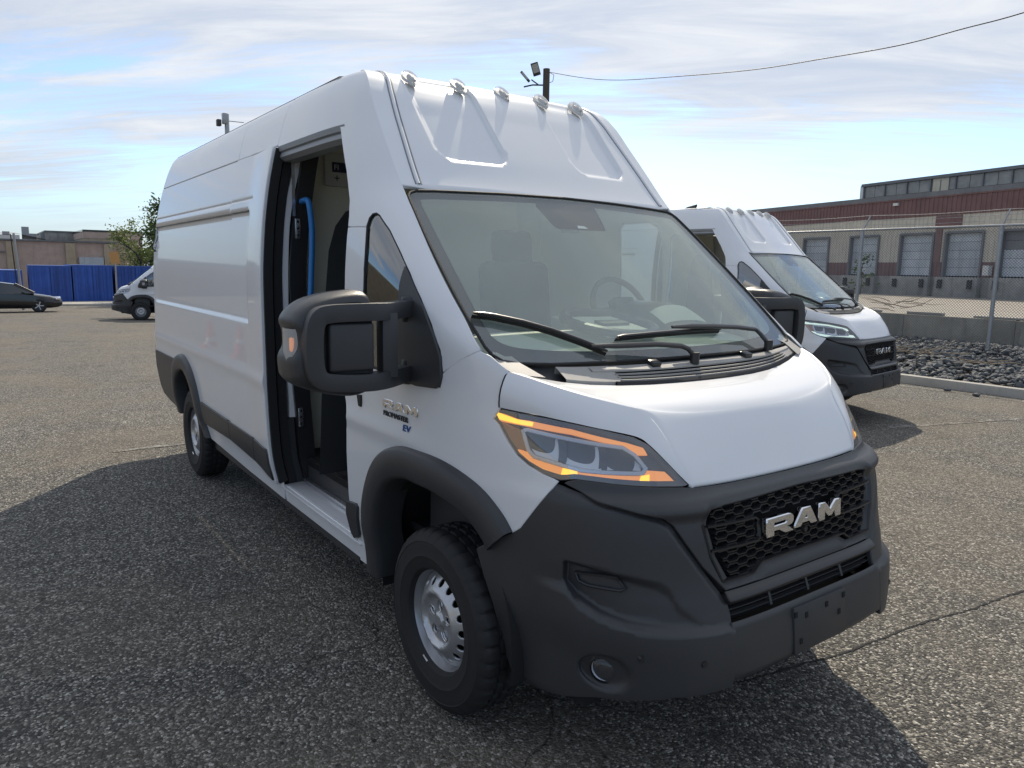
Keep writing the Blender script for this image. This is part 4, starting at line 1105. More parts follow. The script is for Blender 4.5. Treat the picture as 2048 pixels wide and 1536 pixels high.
    for y, x in ((.42, -1.35), (-.40, -1.42)):
        st = empty('seat', root)
        m = MB(); m.box((x + .28, y, .98), (.52, .50, .16)); m.build('seat_cushion', 'cloth', st, bevel=.05, seg=3)
        m = MB(); m.box((x - .04, y, 1.42), (.15, .50, .80), ry=rad(-8)); m.build('seat_back', 'cloth', st, bevel=.06, seg=3)
        m = MB(); m.box((x - .11, y, 1.90), (.11, .28, .22), ry=rad(-6)); m.build('headrest', 'cloth', st, bevel=.04, seg=3)
        m = MB(); m.box((x + .25, y, .75), (.46, .44, .32)); m.build('seat_base', 'plastic', st, bevel=.02)
    # tall black backboard by the doorway
    m = MB(); rows = []
    for z, w0 in ((.62, -.90), (1.2, -.87), (1.6, -.845), (1.85, -.82), (1.98, -.78), (2.06, -.72), (2.09, -.64)):
        rows.append([(-1.42, y, z) for y in np.linspace(w0, -.30, 8)])
    m.grid(rows); m.build('jump_seat_back', 'cloth', root)
    return root
def smooth_order(seg):
    """open polyline through points cut from a closed loop, starting after the largest gap"""
    seg = [tuple(p) for p in seg]; k = max(range(len(seg)), key=lambda i: math.dist(seg[i], seg[(i + 1) % len(seg)]))
    return seg[k + 1:] + seg[:k + 1]

# ------------------------------------------------------------------ surfaces of the setting
def nodes_of(name):
    m, t, b = newmat(name)
    def N(ty, **kw):
        n = t.nodes.new(ty)
        for k, v in kw.items(): setattr(n, k, v)
        return n
    def L(a, b_): t.links.new(a, b_)
    return m, t, b, N, L
def col_ramp(N, L, src, stops, interp='LINEAR'):
    n = N('ShaderNodeValToRGB'); n.color_ramp.interpolation = interp
    e = n.color_ramp.elements
    e[0].position, e[0].color = stops[0][0], (*stops[0][1], 1)
    e[1].position, e[1].color = stops[-1][0], (*stops[-1][1], 1)
    for p, c in stops[1:-1]:
        q = e.new(p); q.color = (*c, 1)
    L(src, n.inputs[0]); return n.outputs[0]
def mixc(N, L, f, a, b, mode='MIX'):
    n = N('ShaderNodeMix', data_type='RGBA', blend_type=mode)
    for i, v in ((0, f), (6, a), (7, b)):
        if isinstance(v, (int, float)): n.inputs[i].default_value = v
        elif isinstance(v, tuple): n.inputs[i].default_value = (*v, 1)
        else: L(v, n.inputs[i])
    return n.outputs[2]
def nz(N, L, co, scale, detail=6, rough=.6, dist=0.0):
    n = N('ShaderNodeTexNoise'); n.inputs['Scale'].default_value = scale; n.inputs['Detail'].default_value = detail
    n.inputs['Roughness'].default_value = rough; n.inputs['Distortion'].default_value = dist
    L(co, n.inputs['Vector']); return n.outputs[0]
def vor(N, L, co, scale, feature='F1', rnd=1.0):
    n = N('ShaderNodeTexVoronoi', feature=feature); n.inputs['Scale'].default_value = scale
    n.inputs['Randomness'].default_value = rnd
    L(co, n.inputs['Vector']); return n
def mrange(N, L, v, a, b, c=0.0, d=1.0, smooth_=True):
    n = N('ShaderNodeMapRange', interpolation_type='SMOOTHSTEP' if smooth_ else 'LINEAR')
    for i, q in enumerate((a, b, c, d)): n.inputs[i + 1].default_value = q
    L(v, n.inputs[0]); return n.outputs[0]
def mth(N, L, op, a, b=None):
    n = N('ShaderNodeMath', operation=op)
    for i, v in enumerate((a, b)):
        if v is None: continue
        if isinstance(v, (int, float)): n.inputs[i].default_value = v
        else: L(v, n.inputs[i])
    return n.outputs[0]

def asphalt(name, paint=0.0):
    m, t, b, N, L = nodes_of(name)
    co = N('ShaderNodeTexCoord').outputs['Object']
    v = vor(N, L, co, 98)
    sepc = N('ShaderNodeSeparateColor'); L(v.outputs['Color'], sepc.inputs[0])
    stone = col_ramp(N, L, sepc.outputs[0], [(0.0, (.030, .030, .031)), (.35, (.065, .064, .062)), (.60, (.13, .125, .115)), (.80, (.30, .285, .25)), (.92, (.48, .46, .41)), (1.0, (.85, .82, .76))])
    v2 = vor(N, L, co, 46)
    sep2 = N('ShaderNodeSeparateColor'); L(v2.outputs['Color'], sep2.inputs[0])
    stone2 = col_ramp(N, L, sep2.outputs[1], [(0.0, (.05, .049, .048)), (.55, (.10, .096, .09)), (.9, (.20, .187, .165)), (1.0, (.40, .37, .33))])
    c = mixc(N, L, .28, stone, stone2)
    # dusty, tan and worn areas
    d1 = mrange(N, L, nz(N, L, co, .42, 7, .62, .6), .38, .68)
    c = mixc(N, L, mth(N, L, 'MULTIPLY', d1, .42), c, (.245, .205, .155))
    d2 = mrange(N, L, nz(N, L, co, 1.7, 6, .65, .3), .50, .74)
    c = mixc(N, L, mth(N, L, 'MULTIPLY', d2, .35), c, (.055, .055, .057))
    oil = mrange(N, L, nz(N, L, co, .9, 5, .55, 1.0), .66, .74)
    c = mixc(N, L, mth(N, L, 'MULTIPLY', oil, .5), c, (.035, .034, .034))
    pale = mrange(N, L, nz(N, L, co, .21, 4, .5, .5), .52, .70)
    c = mixc(N, L, mth(N, L, 'MULTIPLY', pale, .22), c, (.30, .265, .21))
    fine = nz(N, L, co, 26, 5, .7)
    c = mixc(N, L, .55, c, col_ramp(N, L, fine, [(.28, (.45, .45, .45)), (.75, (1.45, 1.45, 1.45))]), 'MULTIPLY')
    # small dark pits
    pit = vor(N, L, co, 7.5)
    pm = mrange(N, L, pit.outputs['Distance'], .10, .06)
    pr = N('ShaderNodeSeparateColor'); L(pit.outputs['Color'], pr.inputs[0])
    pm = mth(N, L, 'MULTIPLY', pm, mrange(N, L, pr.outputs[2], .80, .86))
    c = mixc(N, L, mth(N, L, 'MULTIPLY', pm, .85), c, (.02, .02, .02))
    # hairline cracks
    wob = N('ShaderNodeVectorMath', operation='ADD'); ns = N('ShaderNodeTexNoise'); ns.inputs['Scale'].default_value = 2.3; ns.inputs['Detail'].default_value = 6
    L(co, ns.inputs['Vector'])
    sc_ = N('ShaderNodeVectorMath', operation='SCALE'); L(ns.outputs[1], sc_.inputs[0]); sc_.inputs['Scale'].default_value = .55
    L(co, wob.inputs[0]); L(sc_.outputs[0], wob.inputs[1])
    ck = vor(N, L, wob.outputs[0], .62, 'DISTANCE_TO_EDGE')
    cm_ = mrange(N, L, ck.outputs['Distance'], .0040, .0008)
    cmask = mrange(N, L, nz(N, L, co, .35, 3, .5), .46, .60)
    cm_ = mth(N, L, 'MULTIPLY', cm_, cmask)
    c = mixc(N, L, mth(N, L, 'MULTIPLY', cm_, .55), c, (.025, .025, .025))
    c = mixc(N, L, 1.0, c, (.92, .91, .89), 'MULTIPLY')
    if paint:
        wear = mrange(N, L, mth(N, L, 'ADD', nz(N, L, co, 5, 8, .75), mth(N, L, 'MULTIPLY', fine, .5)), .70, .95)
        c = mixc(N, L, mth(N, L, 'MULTIPLY', wear, paint), c, (.60, .59, .55))
    L(c, b.inputs['Base Color'])
    b.inputs['Roughness'].default_value = .88
    b.inputs['Specular IOR Level'].default_value = .35
    bp = N('ShaderNodeBump'); bp.inputs['Strength'].default_value = 1.0; bp.inputs['Distance'].default_value = .008
    hgt = mth(N, L, 'ADD', mth(N, L, 'MULTIPLY', v.outputs['Distance'], -1.1), mth(N, L, 'MULTIPLY', sepc.outputs[1], .5))
    hgt = mth(N, L, 'SUBTRACT', hgt, mth(N, L, 'MULTIPLY', cm_, 2.0))
    L(hgt, bp.inputs['Height']); L(bp.outputs[0], b.inputs['Normal'])
    return m
asphalt('asphalt'); asphalt('worn_paint', .62)

def weathered(name, c0, c1, stain=(.06, .055, .05), streak=.6, rough=.85, scale=1.0, rust=None, vary=0.0):
    m, t, b, N, L = nodes_of(name)
    co = N('ShaderNodeTexCoord').outputs['Object']
    c = mixc(N, L, mrange(N, L, nz(N, L, co, 1.3 * scale, 8, .65, .2), .3, .7), c0, c1)
    mp = N('ShaderNodeMapping'); mp.inputs['Scale'].default_value = (3.2 * scale, 3.2 * scale, .35 * scale); L(co, mp.inputs[0])
    st = mrange(N, L, nz(N, L, mp.outputs[0], 1.0, 7, .7, .2), .48, .75)
    c = mixc(N, L, mth(N, L, 'MULTIPLY', st, streak), c, stain)
    if rust:
        c = mixc(N, L, mth(N, L, 'MULTIPLY', mrange(N, L, nz(N, L, co, 2.6 * scale, 9, .75, .4), .60, .72), .7), c, rust)
    g = nz(N, L, co, 60, 4, .7)
    c = mixc(N, L, .35, c, col_ramp(N, L, g, [(.3, (.6, .6, .6)), (.7, (1.3, 1.3, 1.3))]), 'MULTIPLY')
    if vary:
        oi = N('ShaderNodeObjectInfo'); vv = N('ShaderNodeVectorMath', operation='SCALE'); L(c, vv.inputs[0])
        L(mrange(N, L, oi.outputs['Random'], 0, 1, 1 - vary, 1 + vary, False), vv.inputs['Scale']); c = vv.outputs[0]
    L(c, b.inputs['Base Color']); b.inputs['Roughness'].default_value = rough
    bp = N('ShaderNodeBump'); bp.inputs['Strength'].default_value = .3; bp.inputs['Distance'].default_value = .01
    L(g, bp.inputs['Height']); L(bp.outputs[0], b.inputs['Normal'])
    return m
weathered('concrete', (.27, .25, .205), (.42, .395, .33), stain=(.10, .09, .07), streak=.85)
weathered('kerb_stone', (.34, .325, .29), (.44, .42, .38), stain=(.16, .15, .13), streak=.4)
weathered('dock_concrete', (.25, .245, .23), (.37, .36, .335), stain=(.07, .065, .06))
weathered('pale_pavement', (.27, .24, .20), (.35, .32, .27), stain=(.22, .20, .17), streak=.3)
weathered('tan_metal', (.50, .46, .385), (.58, .535, .45), stain=(.34, .31, .26), streak=.45, rough=.6)
weathered('maroon_metal', (.15, .078, .075), (.19, .10, .095), stain=(.08, .03, .03), streak=.4, rough=.55)
weathered('grey_metal', (.13, .135, .145), (.17, .175, .185), stain=(.09, .09, .09), streak=.4, rough=.5)
weathered('door_metal', (.40, .44, .48), (.50, .53, .57), stain=(.18, .18, .19), streak=.6, rough=.55, vary=.16)
weathered('cream_metal', (.50, .46, .36), (.56, .52, .42), stain=(.34, .30, .22), streak=.4)
weathered('brick_brown', (.42, .31, .26), (.50, .38, .32), stain=(.28, .21, .18), streak=.5)
weathered('render_tan', (.36, .29, .20), (.43, .35, .25), stain=(.22, .17, .12), streak=.5)
weathered('container_blue', (.022, .075, .33), (.034, .105, .42), stain=(.018, .045, .17), streak=.5, rough=.5, rust=(.03, .045, .13), vary=.2)
weathered('pole_wood', (.075, .062, .05), (.11, .09, .07), stain=(.04, .035, .03))
weathered('bark', (.07, .055, .042), (.11, .088, .065), stain=(.035, .03, .025))
simple('galvanised', (.34, .35, .36), rough=.42, metal=.55, vary=.18, vscale=20)
simple('dull_wire', (.16, .165, .17), rough=.6, metal=.3)
simple('pane_grey', (.27, .265, .25), rough=.35, vary=.35, vscale=1.5)
simple('pane_dark', (.02, .025, .03), rough=.08)
simple('stone', (.085, .092, .098), rough=.75, vary=.55, vscale=2.2, bump=.5, bscale=30)
simple('bed_soil', (.05, .047, .042), rough=.95, vary=.4, vscale=4)
simple('stick', (.20, .155, .105), rough=.85, vary=.3, vscale=6)
simple('paper', (.62, .60, .55), rough=.8)
simple('orange_board', (.52, .27, .09), rough=.6, vary=.15, vscale=3)
simple('cone_orange', (.60, .12, .045), rough=.5)
simple('car_paint', (.006, .007, .010), rough=.25, coat=.6)
simple('car_glass', (.03, .036, .04), rough=.05, coat=1.0)
simple('cable', (.02, .02, .02), rough=.6)
simple('lamp_dark', (.03, .033, .035), rough=.5)
simple('lamp_face', (.42, .41, .37), rough=.3)
def leafmat(name, c0, c1):
    m, t, b, N, L = nodes_of(name)
    info = N('ShaderNodeObjectInfo'); co = N('ShaderNodeTexCoord').outputs['Object']
    c = mixc(N, L, mrange(N, L, nz(N, L, co, 1.8, 4, .6), .3, .7), c0, c1)
    L(c, b.inputs['Base Color']); b.inputs['Roughness'].default_value = .6
    out = t.nodes['Material Output']
    tl = N('ShaderNodeBsdfTranslucent'); L(c, tl.inputs[0])
    mx = N('ShaderNodeMixShader'); mx.inputs[0].default_value = .4
    L(b.outputs[0], mx.inputs[1]); L(tl.outputs[0], mx.inputs[2]); L(mx.outputs[0], out.inputs[0])
leafmat('leaf_light', (.12, .165, .03), (.19, .225, .06))
leafmat('leaf_dark', (.030, .060, .014), (.060, .095, .022))

# ------------------------------------------------------------------ ground
def ground_z(x, y):
    s = max(0.0, -x - 5.0)
    return -0.076 * float(smooth(2.2, 5.5, y)) - 0.0225 * s * s / (s + 3.0)
xs = np.unique(np.r_[np.linspace(-1200, -110, 8), np.linspace(-100, -12, 45), np.linspace(-12, 12, 49), np.linspace(15, 60, 10), np.linspace(100, 1200, 7)])
ys = np.unique(np.r_[np.linspace(-1200, -80, 8), np.linspace(-60, -10, 14), np.linspace(-8, 11, 39), np.linspace(12, 60, 14), np.linspace(90, 1200, 7)])
MB().grid([[(x, y, ground_z(max(x, -160), y)) for x in xs] for y in ys]).build('ground', 'asphalt')
tag(bpy.data.objects['ground'], kind='structure')
def road_paint(name, pts, w):
    m = MB(); rows = []
    pts = resample(pts, .4, False)
    for i, p in enumerate(pts):
        t = pts[min(i + 1, len(pts) - 1)] - pts[max(i - 1, 0)]; t /= np.hypot(*t); nn = np.array([-t[1], t[0]]) * w / 2
        rows.append([(p[0] + s * nn[0], p[1] + s * nn[1], ground_z(p[0] + s * nn[0], p[1] + s * nn[1]) + .004) for s in (-1, 0, 1)])
    o = m.grid(rows).build(name, 'worn_paint'); tag(o, kind='structure'); return o
road_paint('road_marking', [(-5.27, -1.45), (-5.25, -.2), (-5.22, 3.5)], .09)
road_paint('road_marking', [(-2.05, 6.6), (-1.45, 8.6), (-1.2, 9.6)], .10)
road_paint('road_marking', [(-4.6, 10.15), (-3.0, 10.30), (-1.0, 10.32)], .09)
# an open seam between two strips of asphalt
m = MB(); rows = []
sp = smooth_poly([(.60, .2), (.66, .55), (.71, .80), (.735, 1.05), (.78, 1.48), (.85, 1.85), (.89, 2.23), (.97, 2.7)], n=14)
for i, p in enumerate(sp):
    w = .0035 + .005 * random.random() ** 2; jx = .010 * (random.random() - .5)
    rows.append([(p[0] + jx - w, p[1], .0035), (p[0] + jx + w, p[1], .0035)])
tag(m.grid(rows).build('asphalt_crack', 'dark'), kind='structure')
# kerb, rock bed, raised yard
GZ = -0.08
kb = empty('kerb')
x = -26.0
while x < 14:
    L_ = 3.02
    m = MB(); m.box2((x, 10.60, GZ - .15), (x + L_ - .012, 10.76, .07)); m.build('kerb_stone', 'kerb_stone', kb, bevel=.018, seg=2)
    x += L_
tag(kb, kind='structure')
m = MB(); m.grid([[(x, y, .02 + .12 * (y - 10.75) / 6.4 + .05 * math.sin(x * 1.7 + y) * math.sin(y * 1.3)) for x in np.linspace(-40, 16, 80)] for y in np.linspace(10.75, 17.3, 14)])
tag(m.build('rock_bed', 'bed_soil'), kind='structure')
def bed_z(x, y): return .02 + .12 * (y - 10.75) / 6.4 + .05 * math.sin(x * 1.7 + y) * math.sin(y * 1.3)
m = MB(); m.grid([[(x, y, .66 - .06 * (y > 30)) for x in np.linspace(-160, 60, 30)] for y in (17.38, 20, 25, 30.5, 60, 110)])
tag(m.build('raised_yard', 'pale_pavement'), kind='structure')
wl = empty('retaining_wall')
tag(wl, 'low stained concrete retaining wall behind the rock bed', 'wall')
x = -42.0
while x < 16:
    w = 2.4 + random.random() * .5
    m = MB(); m.box2((x, 17.16, -.15), (x + w - .010, 17.40, .79 + random.uniform(-.012, .012))); m.build('wall_block', 'concrete', wl, bevel=.012)
    x += w
for x0, x1, z in ((-8.7, -7.9, .86), (-7.2, -6.3, .87), (-5.6, -3.9, .85)):
    m = MB(); m.box2((x0, 17.22, .79), (x1, 17.38, z)); m.build('coping_fragment', 'kerb_stone', wl, bevel=.02)

# stones of the rock bed
def rock_mesh(seed, r):
    q = random.Random(seed); bm = bmesh.new(); bmesh.ops.create_icosphere(bm, subdivisions=1, radius=1)
    ax = [(Vector((q.gauss(0, 1), q.gauss(0, 1), q.gauss(0, 1))).normalized(), q.uniform(.55, .9)) for _ in range(6)]
    for v in bm.verts:
        v.co *= q.uniform(.88, 1.12)
        for n_, d_ in ax:
            k = v.co.dot(n_)
            if k > d_: v.co -= n_ * (k - d_)
    me = bpy.data.meshes.new('stone'); bm.to_mesh(me); bm.free(); me.materials.append(M['stone']); return me
ROCKS = [rock_mesh(i, 1) for i in range(9)]
spots = []
for i in range(11000):
    y = 10.80 + 6.35 * random.random(); x = random.uniform(-14, 5.5)
    spots.append((x, y, random.uniform(.032, .075) * (1.35 if random.random() < .12 else 1)))
def seen(x, y):
    v = Vector((x, y, .05)) - cam.location; d = v.dot(fwd)
    return (-5.2 < x + (y - 10.7) * .62 and v.dot(r2) / d < .74)
vis = [s for s in spots if seen(s[0], s[1])]; hid = [s for s in spots if not seen(s[0], s[1])]
vis.sort(key=lambda s: (s[0] - 2.4) ** 2 + (s[1] + 2.4) ** 2 - s[2] * 250)
for s in vis[:290]:
    o = bpy.data.objects.new('stone', random.choice(ROCKS)); link(o)
    o.location = (s[0], s[1], bed_z(s[0], s[1]) + s[2] * .45 + random.random() * .05)
    o.scale = (s[2] * random.uniform(.9, 1.4), s[2] * random.uniform(.8, 1.2), s[2] * random.uniform(.55, .9))
    o.rotation_euler = (random.uniform(-.5, .5), random.uniform(-.5, .5), random.uniform(0, 6.3))
    tag(o, 'dark angular grey stone in the rock bed between kerb and wall', 'stone', 'stones of the rock bed')
m = MB()
for s in vis[290:] + hid[:2500]:
    me = random.choice(ROCKS); R = Matrix.Rotation(random.uniform(0, 6.3), 3, 'Z') @ Matrix.Rotation(random.uniform(-.5, .5), 3, 'X')
    sv = Vector((s[2] * random.uniform(.9, 1.4), s[2], s[2] * random.uniform(.55, .9))); z = bed_z(s[0], s[1]) + s[2] * .4 + random.random() * .06
    m.add([Vector((s[0], s[1], z)) + R @ Vector((v.co.x * sv.x, v.co.y * sv.y, v.co.z * sv.z)) for v in me.vertices], [tuple(p.vertices) for p in me.polygons])
tag(m.build('stones', 'stone', smooth=0), 'dark angular stones covering the rest of the rock bed', 'stones', kind='stuff')
for k, (x, y) in enumerate([(-3.05, 10.35), (-2.55, 10.2)]):
    o = link(bpy.data.objects.new('stone', ROCKS[k])); o.location = (x, y, GZ + .03); o.scale = (.07, .05, .04)
    tag(o, ['small stone fallen on the asphalt against the kerb', 'pale stone lying on the asphalt just off the kerb'][k], 'stone')
# dry sticks
def stick_pile(name, label, c, n, spread, length, lift):
    r_ = empty(name, None, c); tag(r_, label, 'dead branches')
    for i in range(n):
        p = Vector((random.gauss(0, spread), random.gauss(0, spread * .35), .02 + random.random() * lift)); a = random.uniform(-.7, .7) + (math.pi if random.random() < .5 else 0); l = length * random.uniform(.5, 1.2)
        pts = [p]; d = Vector((math.cos(a), math.sin(a) * .5, random.uniform(-.02, .3)))
        for k in range(4):
            d = (d + Vector((random.gauss(0, .15), random.gauss(0, .15), random.gauss(-.02, .14)))).normalized(); pts.append(pts[-1] + d * l / 4)
        MB().tube(pts, [.012, .010, .008, .006, .003], 5).build('twig', 'stick', r_)
stick_pile('brush_pile', 'heap of dry brown sticks lying on the rock bed', (-5.3, 13.2, .15), 16, .55, .9, .14)
stick_pile('brush_pile', 'bare dead branch sprawling over the top of the retaining wall', (-7.6, 17.25, .80), 12, .35, 1.0, .3)
stick_pile('brush_pile', 'pale crossed twigs sticking out of the stones near the fence post', (-3.2, 12.1, .16), 6, .22, .5, .2)
for k, (x, y, z, lab) in enumerate([(-8.9, 17.6, .72, 'crumpled white paper on the yard beside the dead branch'), (-9.3, 19.5, .72, 'pale scrap of paper on the sunlit yard'), (-3.2, 26., .72, 'small white scrap on the far edge of the yard')]):
    m = MB(); R_ = random.Random(k)
    m.grid([[(i * .06 - .1, j * .05 - .08, .02 + R_.random() * .07) for i in range(5)] for j in range(4)])
    o = m.build('litter', 'paper', None, smooth=0); o.location = (x, y, z); tag(o, lab, 'litter')

# ------------------------------------------------------------------ chain-link fence
FY = 15.3
fn = empty('chain_link_fence', None, (0, FY, 0))
tag(fn, 'galvanised chain-link fence with angled barbed-wire arms above the rock bed', 'fence')
fx0, fx1 = -33.2, 9.2
top = 2.86
k = 0
for i in range(-9, 5):
    x = -4.45 + 3.05 * i
    m = MB(); m.cyl((x, 0, -.1), (x, 0, top), .043, n=12); m.cyl((x, 0, top), (x, 0, top + .03), .04, .02, n=12); m.build('fence_post', 'galvanised', fn)
    m = MB(); m.bar([(x, 0, top - .02), (x + .03, .26, top + .36)], .035, .02, (1, 0, 0)); m.build('barbed_arm', 'galvanised', fn)
    for z in (.5, 1.2, 1.9, 2.6):
        m = MB(); m.lathe([(.040, -.012), (.042, 0), (.040, .012)], c=(x, 0, z), axis='Z', n=12); m.build('post_clip', 'galvanised', fn)
m = MB(); m.cyl((fx0, -.02, top), (fx1, -.02, top), .026, n=10); m.build('top_rail', 'galvanised', fn)
for t in (.35, .68, 1.0):
    m = MB(); pts = []
    for x in np.arange(fx0, fx1, .15): pts.append((x, .26 * t + .008 * math.sin(x * 40), top + .36 * t - .03 * math.sin(((x + 4.45) / 3.05 % 1) * math.pi)))
    m.tube(pts, .0045, 4)
    for x in np.arange(fx0, fx1, .15):
        z = top + .36 * t - .03 * math.sin(((x + 4.45) / 3.05 % 1) * math.pi)
        m.tube([(x - .012, .26 * t - .01, z + .018), (x + .012, .26 * t + .01, z - .018)], .003, 3)
    m.build('barbed_wire', 'galvanised', fn)
m = MB(); d = .062; hh = top - .12
for i in range(int((fx1 - fx0 + hh) / d)):
    for s in (1, -1):
        xa = fx0 + i * d - (hh if s > 0 else 0); xb = xa + s * hh
        xa = xa if s > 0 else xa
        p, q = np.array((xa, .1)), np.array((xb, .1 + hh))
        # clip to the run
        for lim, sg in ((fx0, 1), (fx1, -1)):
            for e0, e1 in ((p, q), (q, p)):
                if (e0[0] - lim) * sg < 0 and (e1[0] - lim) * sg >= 0:
                    f = (lim - e0[0]) / (e1[0] - e0[0]); e0 += (e1 - e0) * f
        if min(p[0], q[0]) < fx0 - 1e-6 or max(p[0], q[0]) > fx1 + 1e-6: continue
        m.tube([(p[0], .03 + .003 * s, p[1]), (q[0], .03 + .003 * s, q[1])], .0042, 3, caps=False)
o = m.build('chain_mesh', 'dull_wire', fn, smooth=0); tag(o, kind='stuff')

# ------------------------------------------------------------------ loading-dock warehouse
wh = empty('warehouse', None, (-13.4, 43.0, 0), math.atan2(-.243, .97))
tag(wh, 'long loading-dock warehouse with maroon band over tan corrugated walls', 'building')
def corrugated(x0, x1, z0, z1, pitch=.30, depth=.035, y=0.0):
    m = MB(); row = []
    x = x0
    while x < x1 - 1e-6:
        row += [(x, y), (min(x + pitch * .62, x1), y), (min(x + pitch * .70, x1), y - depth), (min(x + pitch * .92, x1), y - depth)]; x += pitch
    row.append((x1, y))
    return m.grid([[(a, b, z0) for a, b in row], [(a, b, z1) for a, b in row]])
doors = [(-21.1, -18.8), (-16.75, -14.45), (-12.42, -10.2), (-8.44, -6.22), (-5.29, -3.1), (-1.9, .4), (2.2, 4.4), (6.5, 8.7)]
dz0, dz1 = 1.82, 4.28
edges = [-64.0]
for a, b in doors: edges += [a - .12, b + .12]
edges.append(30.0)
for i in range(0, len(edges), 2):
    corrugated(edges[i], edges[i + 1], 2.62, dz1).build('wall_panel', 'tan_metal', wh, smooth=0)
    corrugated(edges[i], edges[i + 1], 1.75, 2.62).build('base_panel', 'maroon_metal', wh, smooth=0)
corrugated(-64, 30, dz1, 5.36).build('wall_panel', 'tan_metal', wh, smooth=0)
corrugated(-64, 30, 5.36, 6.54, y=-.03).build('maroon_band', 'maroon_metal', wh, smooth=0)
MB().box2((-64, -.10, 6.52), (30, .1, 6.80)).build('roof_trim', 'grey_metal', wh)
MB().box2((-64, -.09, 6.44), (30, -.03, 6.52)).build('band_trim', 'maroon_metal', wh)
m = MB(); m.box2((-64, .1, 6.3), (30, 40, 6.70)); m.build('roof', 'grey_metal', wh)
m = MB(); m.box2((-64, .3, .5), (30, .5, 6.5)); m.build('inner_wall', 'dark', wh)
m = MB(); m.box2((-6.13, -.075, 4.58), (-4.45, -.035, 5.32)); m.build('patch_panel', 'maroon_metal', wh)
m = MB(); m.box2((-6.02, -.075, 2.6), (-5.62, -.035, 4.58)); m.build('patch_panel', 'maroon_metal', wh)
for a, b in doors:
    dr = empty('dock_door', wh, (0, 0, 0))
    dark_top = abs(a + 1.9) < .01
    n = 5; hgt = (dz1 - dz0) / n
    for k in range(n):
        m = MB(); m.box2((a, .16, dz0 + k * hgt + .008), (b, .20, dz0 + (k + 1) * hgt - .008)); m.build('door_section', 'grey_metal' if (dark_top and k > 2) else 'door_metal', dr, bevel=.01, seg=1)
    m = MB(); m.box2((a - .12, -.10, dz0 - .05), (a, .2, dz1 + .1)); m.build('door_jamb', 'grey_metal', dr)
    m = MB(); m.box2((b, -.10, dz0 - .05), (b + .12, .2, dz1 + .1)); m.build('door_jamb', 'grey_metal', dr)
    m = MB(); m.box2((a, -.10, dz1), (b, .16, dz1 + .12)); m.build('door_lintel', 'grey_metal', dr)
    m = MB(); m.box2((a - .25, -.42, .55), (b + .25, .3, 1.76)); m.build('dock_apron', 'dock_concrete', dr, bevel=.02)
    for q in (a + .15, b - .15):
        m = MB(); m.box((q, -.48, 1.35), (.25, .12, .5)); m.build('dock_bumper', 'rubber', dr)
m = MB(); m.box2((-64, -.06, .4), (30, .3, 1.75)); m.build('foundation', 'dock_concrete', wh)
m = MB(); m.box((-9.0, -.12, 6.22), (.35, .18, .16)); m.build('wall_lamp', 'white_plastic', wh)
m = MB(); m.box((-2.45, -.25, 2.15), (.35, .3, .55)); m.build('meter_box', 'white_plastic', wh)
# raised clerestory set back on the roof
cl_ = 'clerestory'
for i in range(0, 26):
    a = -17.45 + 1.9 * i
    if a > 28: break
    if abs(a + 11.75) < .02:
        m = MB(); m.box2((a + .22, 5.96, 6.6), (a + 1.42, 6.0, 8.42)); m.build('hatch_door', 'cream_metal', wh, bevel=.02)
        m = MB(); m.box2((a + .80, 5.93, 6.7), (a + .84, 5.97, 8.3)); m.build('hatch_joint', 'grey_metal', wh)
    m = MB(); m.box2((a, 5.92, 6.5), (a + .09, 6.1, 8.45)); m.build('window_mullion', 'grey_metal', wh)
    for (p, q) in ((a + .09, a + .99), (a + 1.03, a + 1.9)):
        for (r0, r1) in ((6.7, 7.55), (7.59, 8.40)):
            m = MB(); m.box2((p, 6.02, r0), (q, 6.06, r1)); m.build('window_pane', 'pane_grey', wh)
m = MB(); m.box2((-17.6, 5.85, 8.42), (30, 16, 8.62)); m.build('clerestory_roof', 'grey_metal', wh)
m = MB(); m.box2((-17.55, 6.08, 6.5), (30, 15.5, 8.44)); m.build('clerestory_wall', 'grey_metal', wh)
m = MB(); m.box2((-17.72, 5.9, 6.6), (-17.45, 6.2, 8.5)); m.build('corner_trim', 'white_plastic', wh)
# a weed growing against the dock
def leafy(m, c, n, r, size, rnd, flat=.6):
    for i in range(n):
        p = Vector(c) + Vector((rnd.gauss(0, r), rnd.gauss(0, r), rnd.gauss(0, r * flat)))
        a = Vector((rnd.gauss(0, 1), rnd.gauss(0, 1), rnd.gauss(0, .6))).normalized() * size * rnd.uniform(.6, 1.3)
        b = a.cross(Vector((rnd.gauss(0, 1), rnd.gauss(0, 1), rnd.gauss(0, 1)))).normalized() * size * rnd.uniform(.35, .6)
        m.add([p - a, p - b * .9, p + a, p + b], [(0, 1, 2, 3)])
wd = empty('weed', None, (-21.3, 40.2, .62)); tag(wd, 'tall leafy weed growing in front of the dock doors', 'plant')
rn = random.Random(5); m = MB()
for cx_, cz_, r_ in ((0, 1.9, .22), (.25, 2.2, .18), (-.2, 1.5, .2), (.35, 1.2, .25), (-.1, .6, .3)): leafy(m, (cx_, 0, cz_), 26, r_, .13, rn)
m.build('foliage', 'leaf_dark', wd, smooth=0)
MB().tube([(0, 0, 0), (.05, 0, .8), (-.03, 0, 1.5), (.1, 0, 2.2)], [.03, .025, .02, .01], 5).build('stem', 'bark', wd)

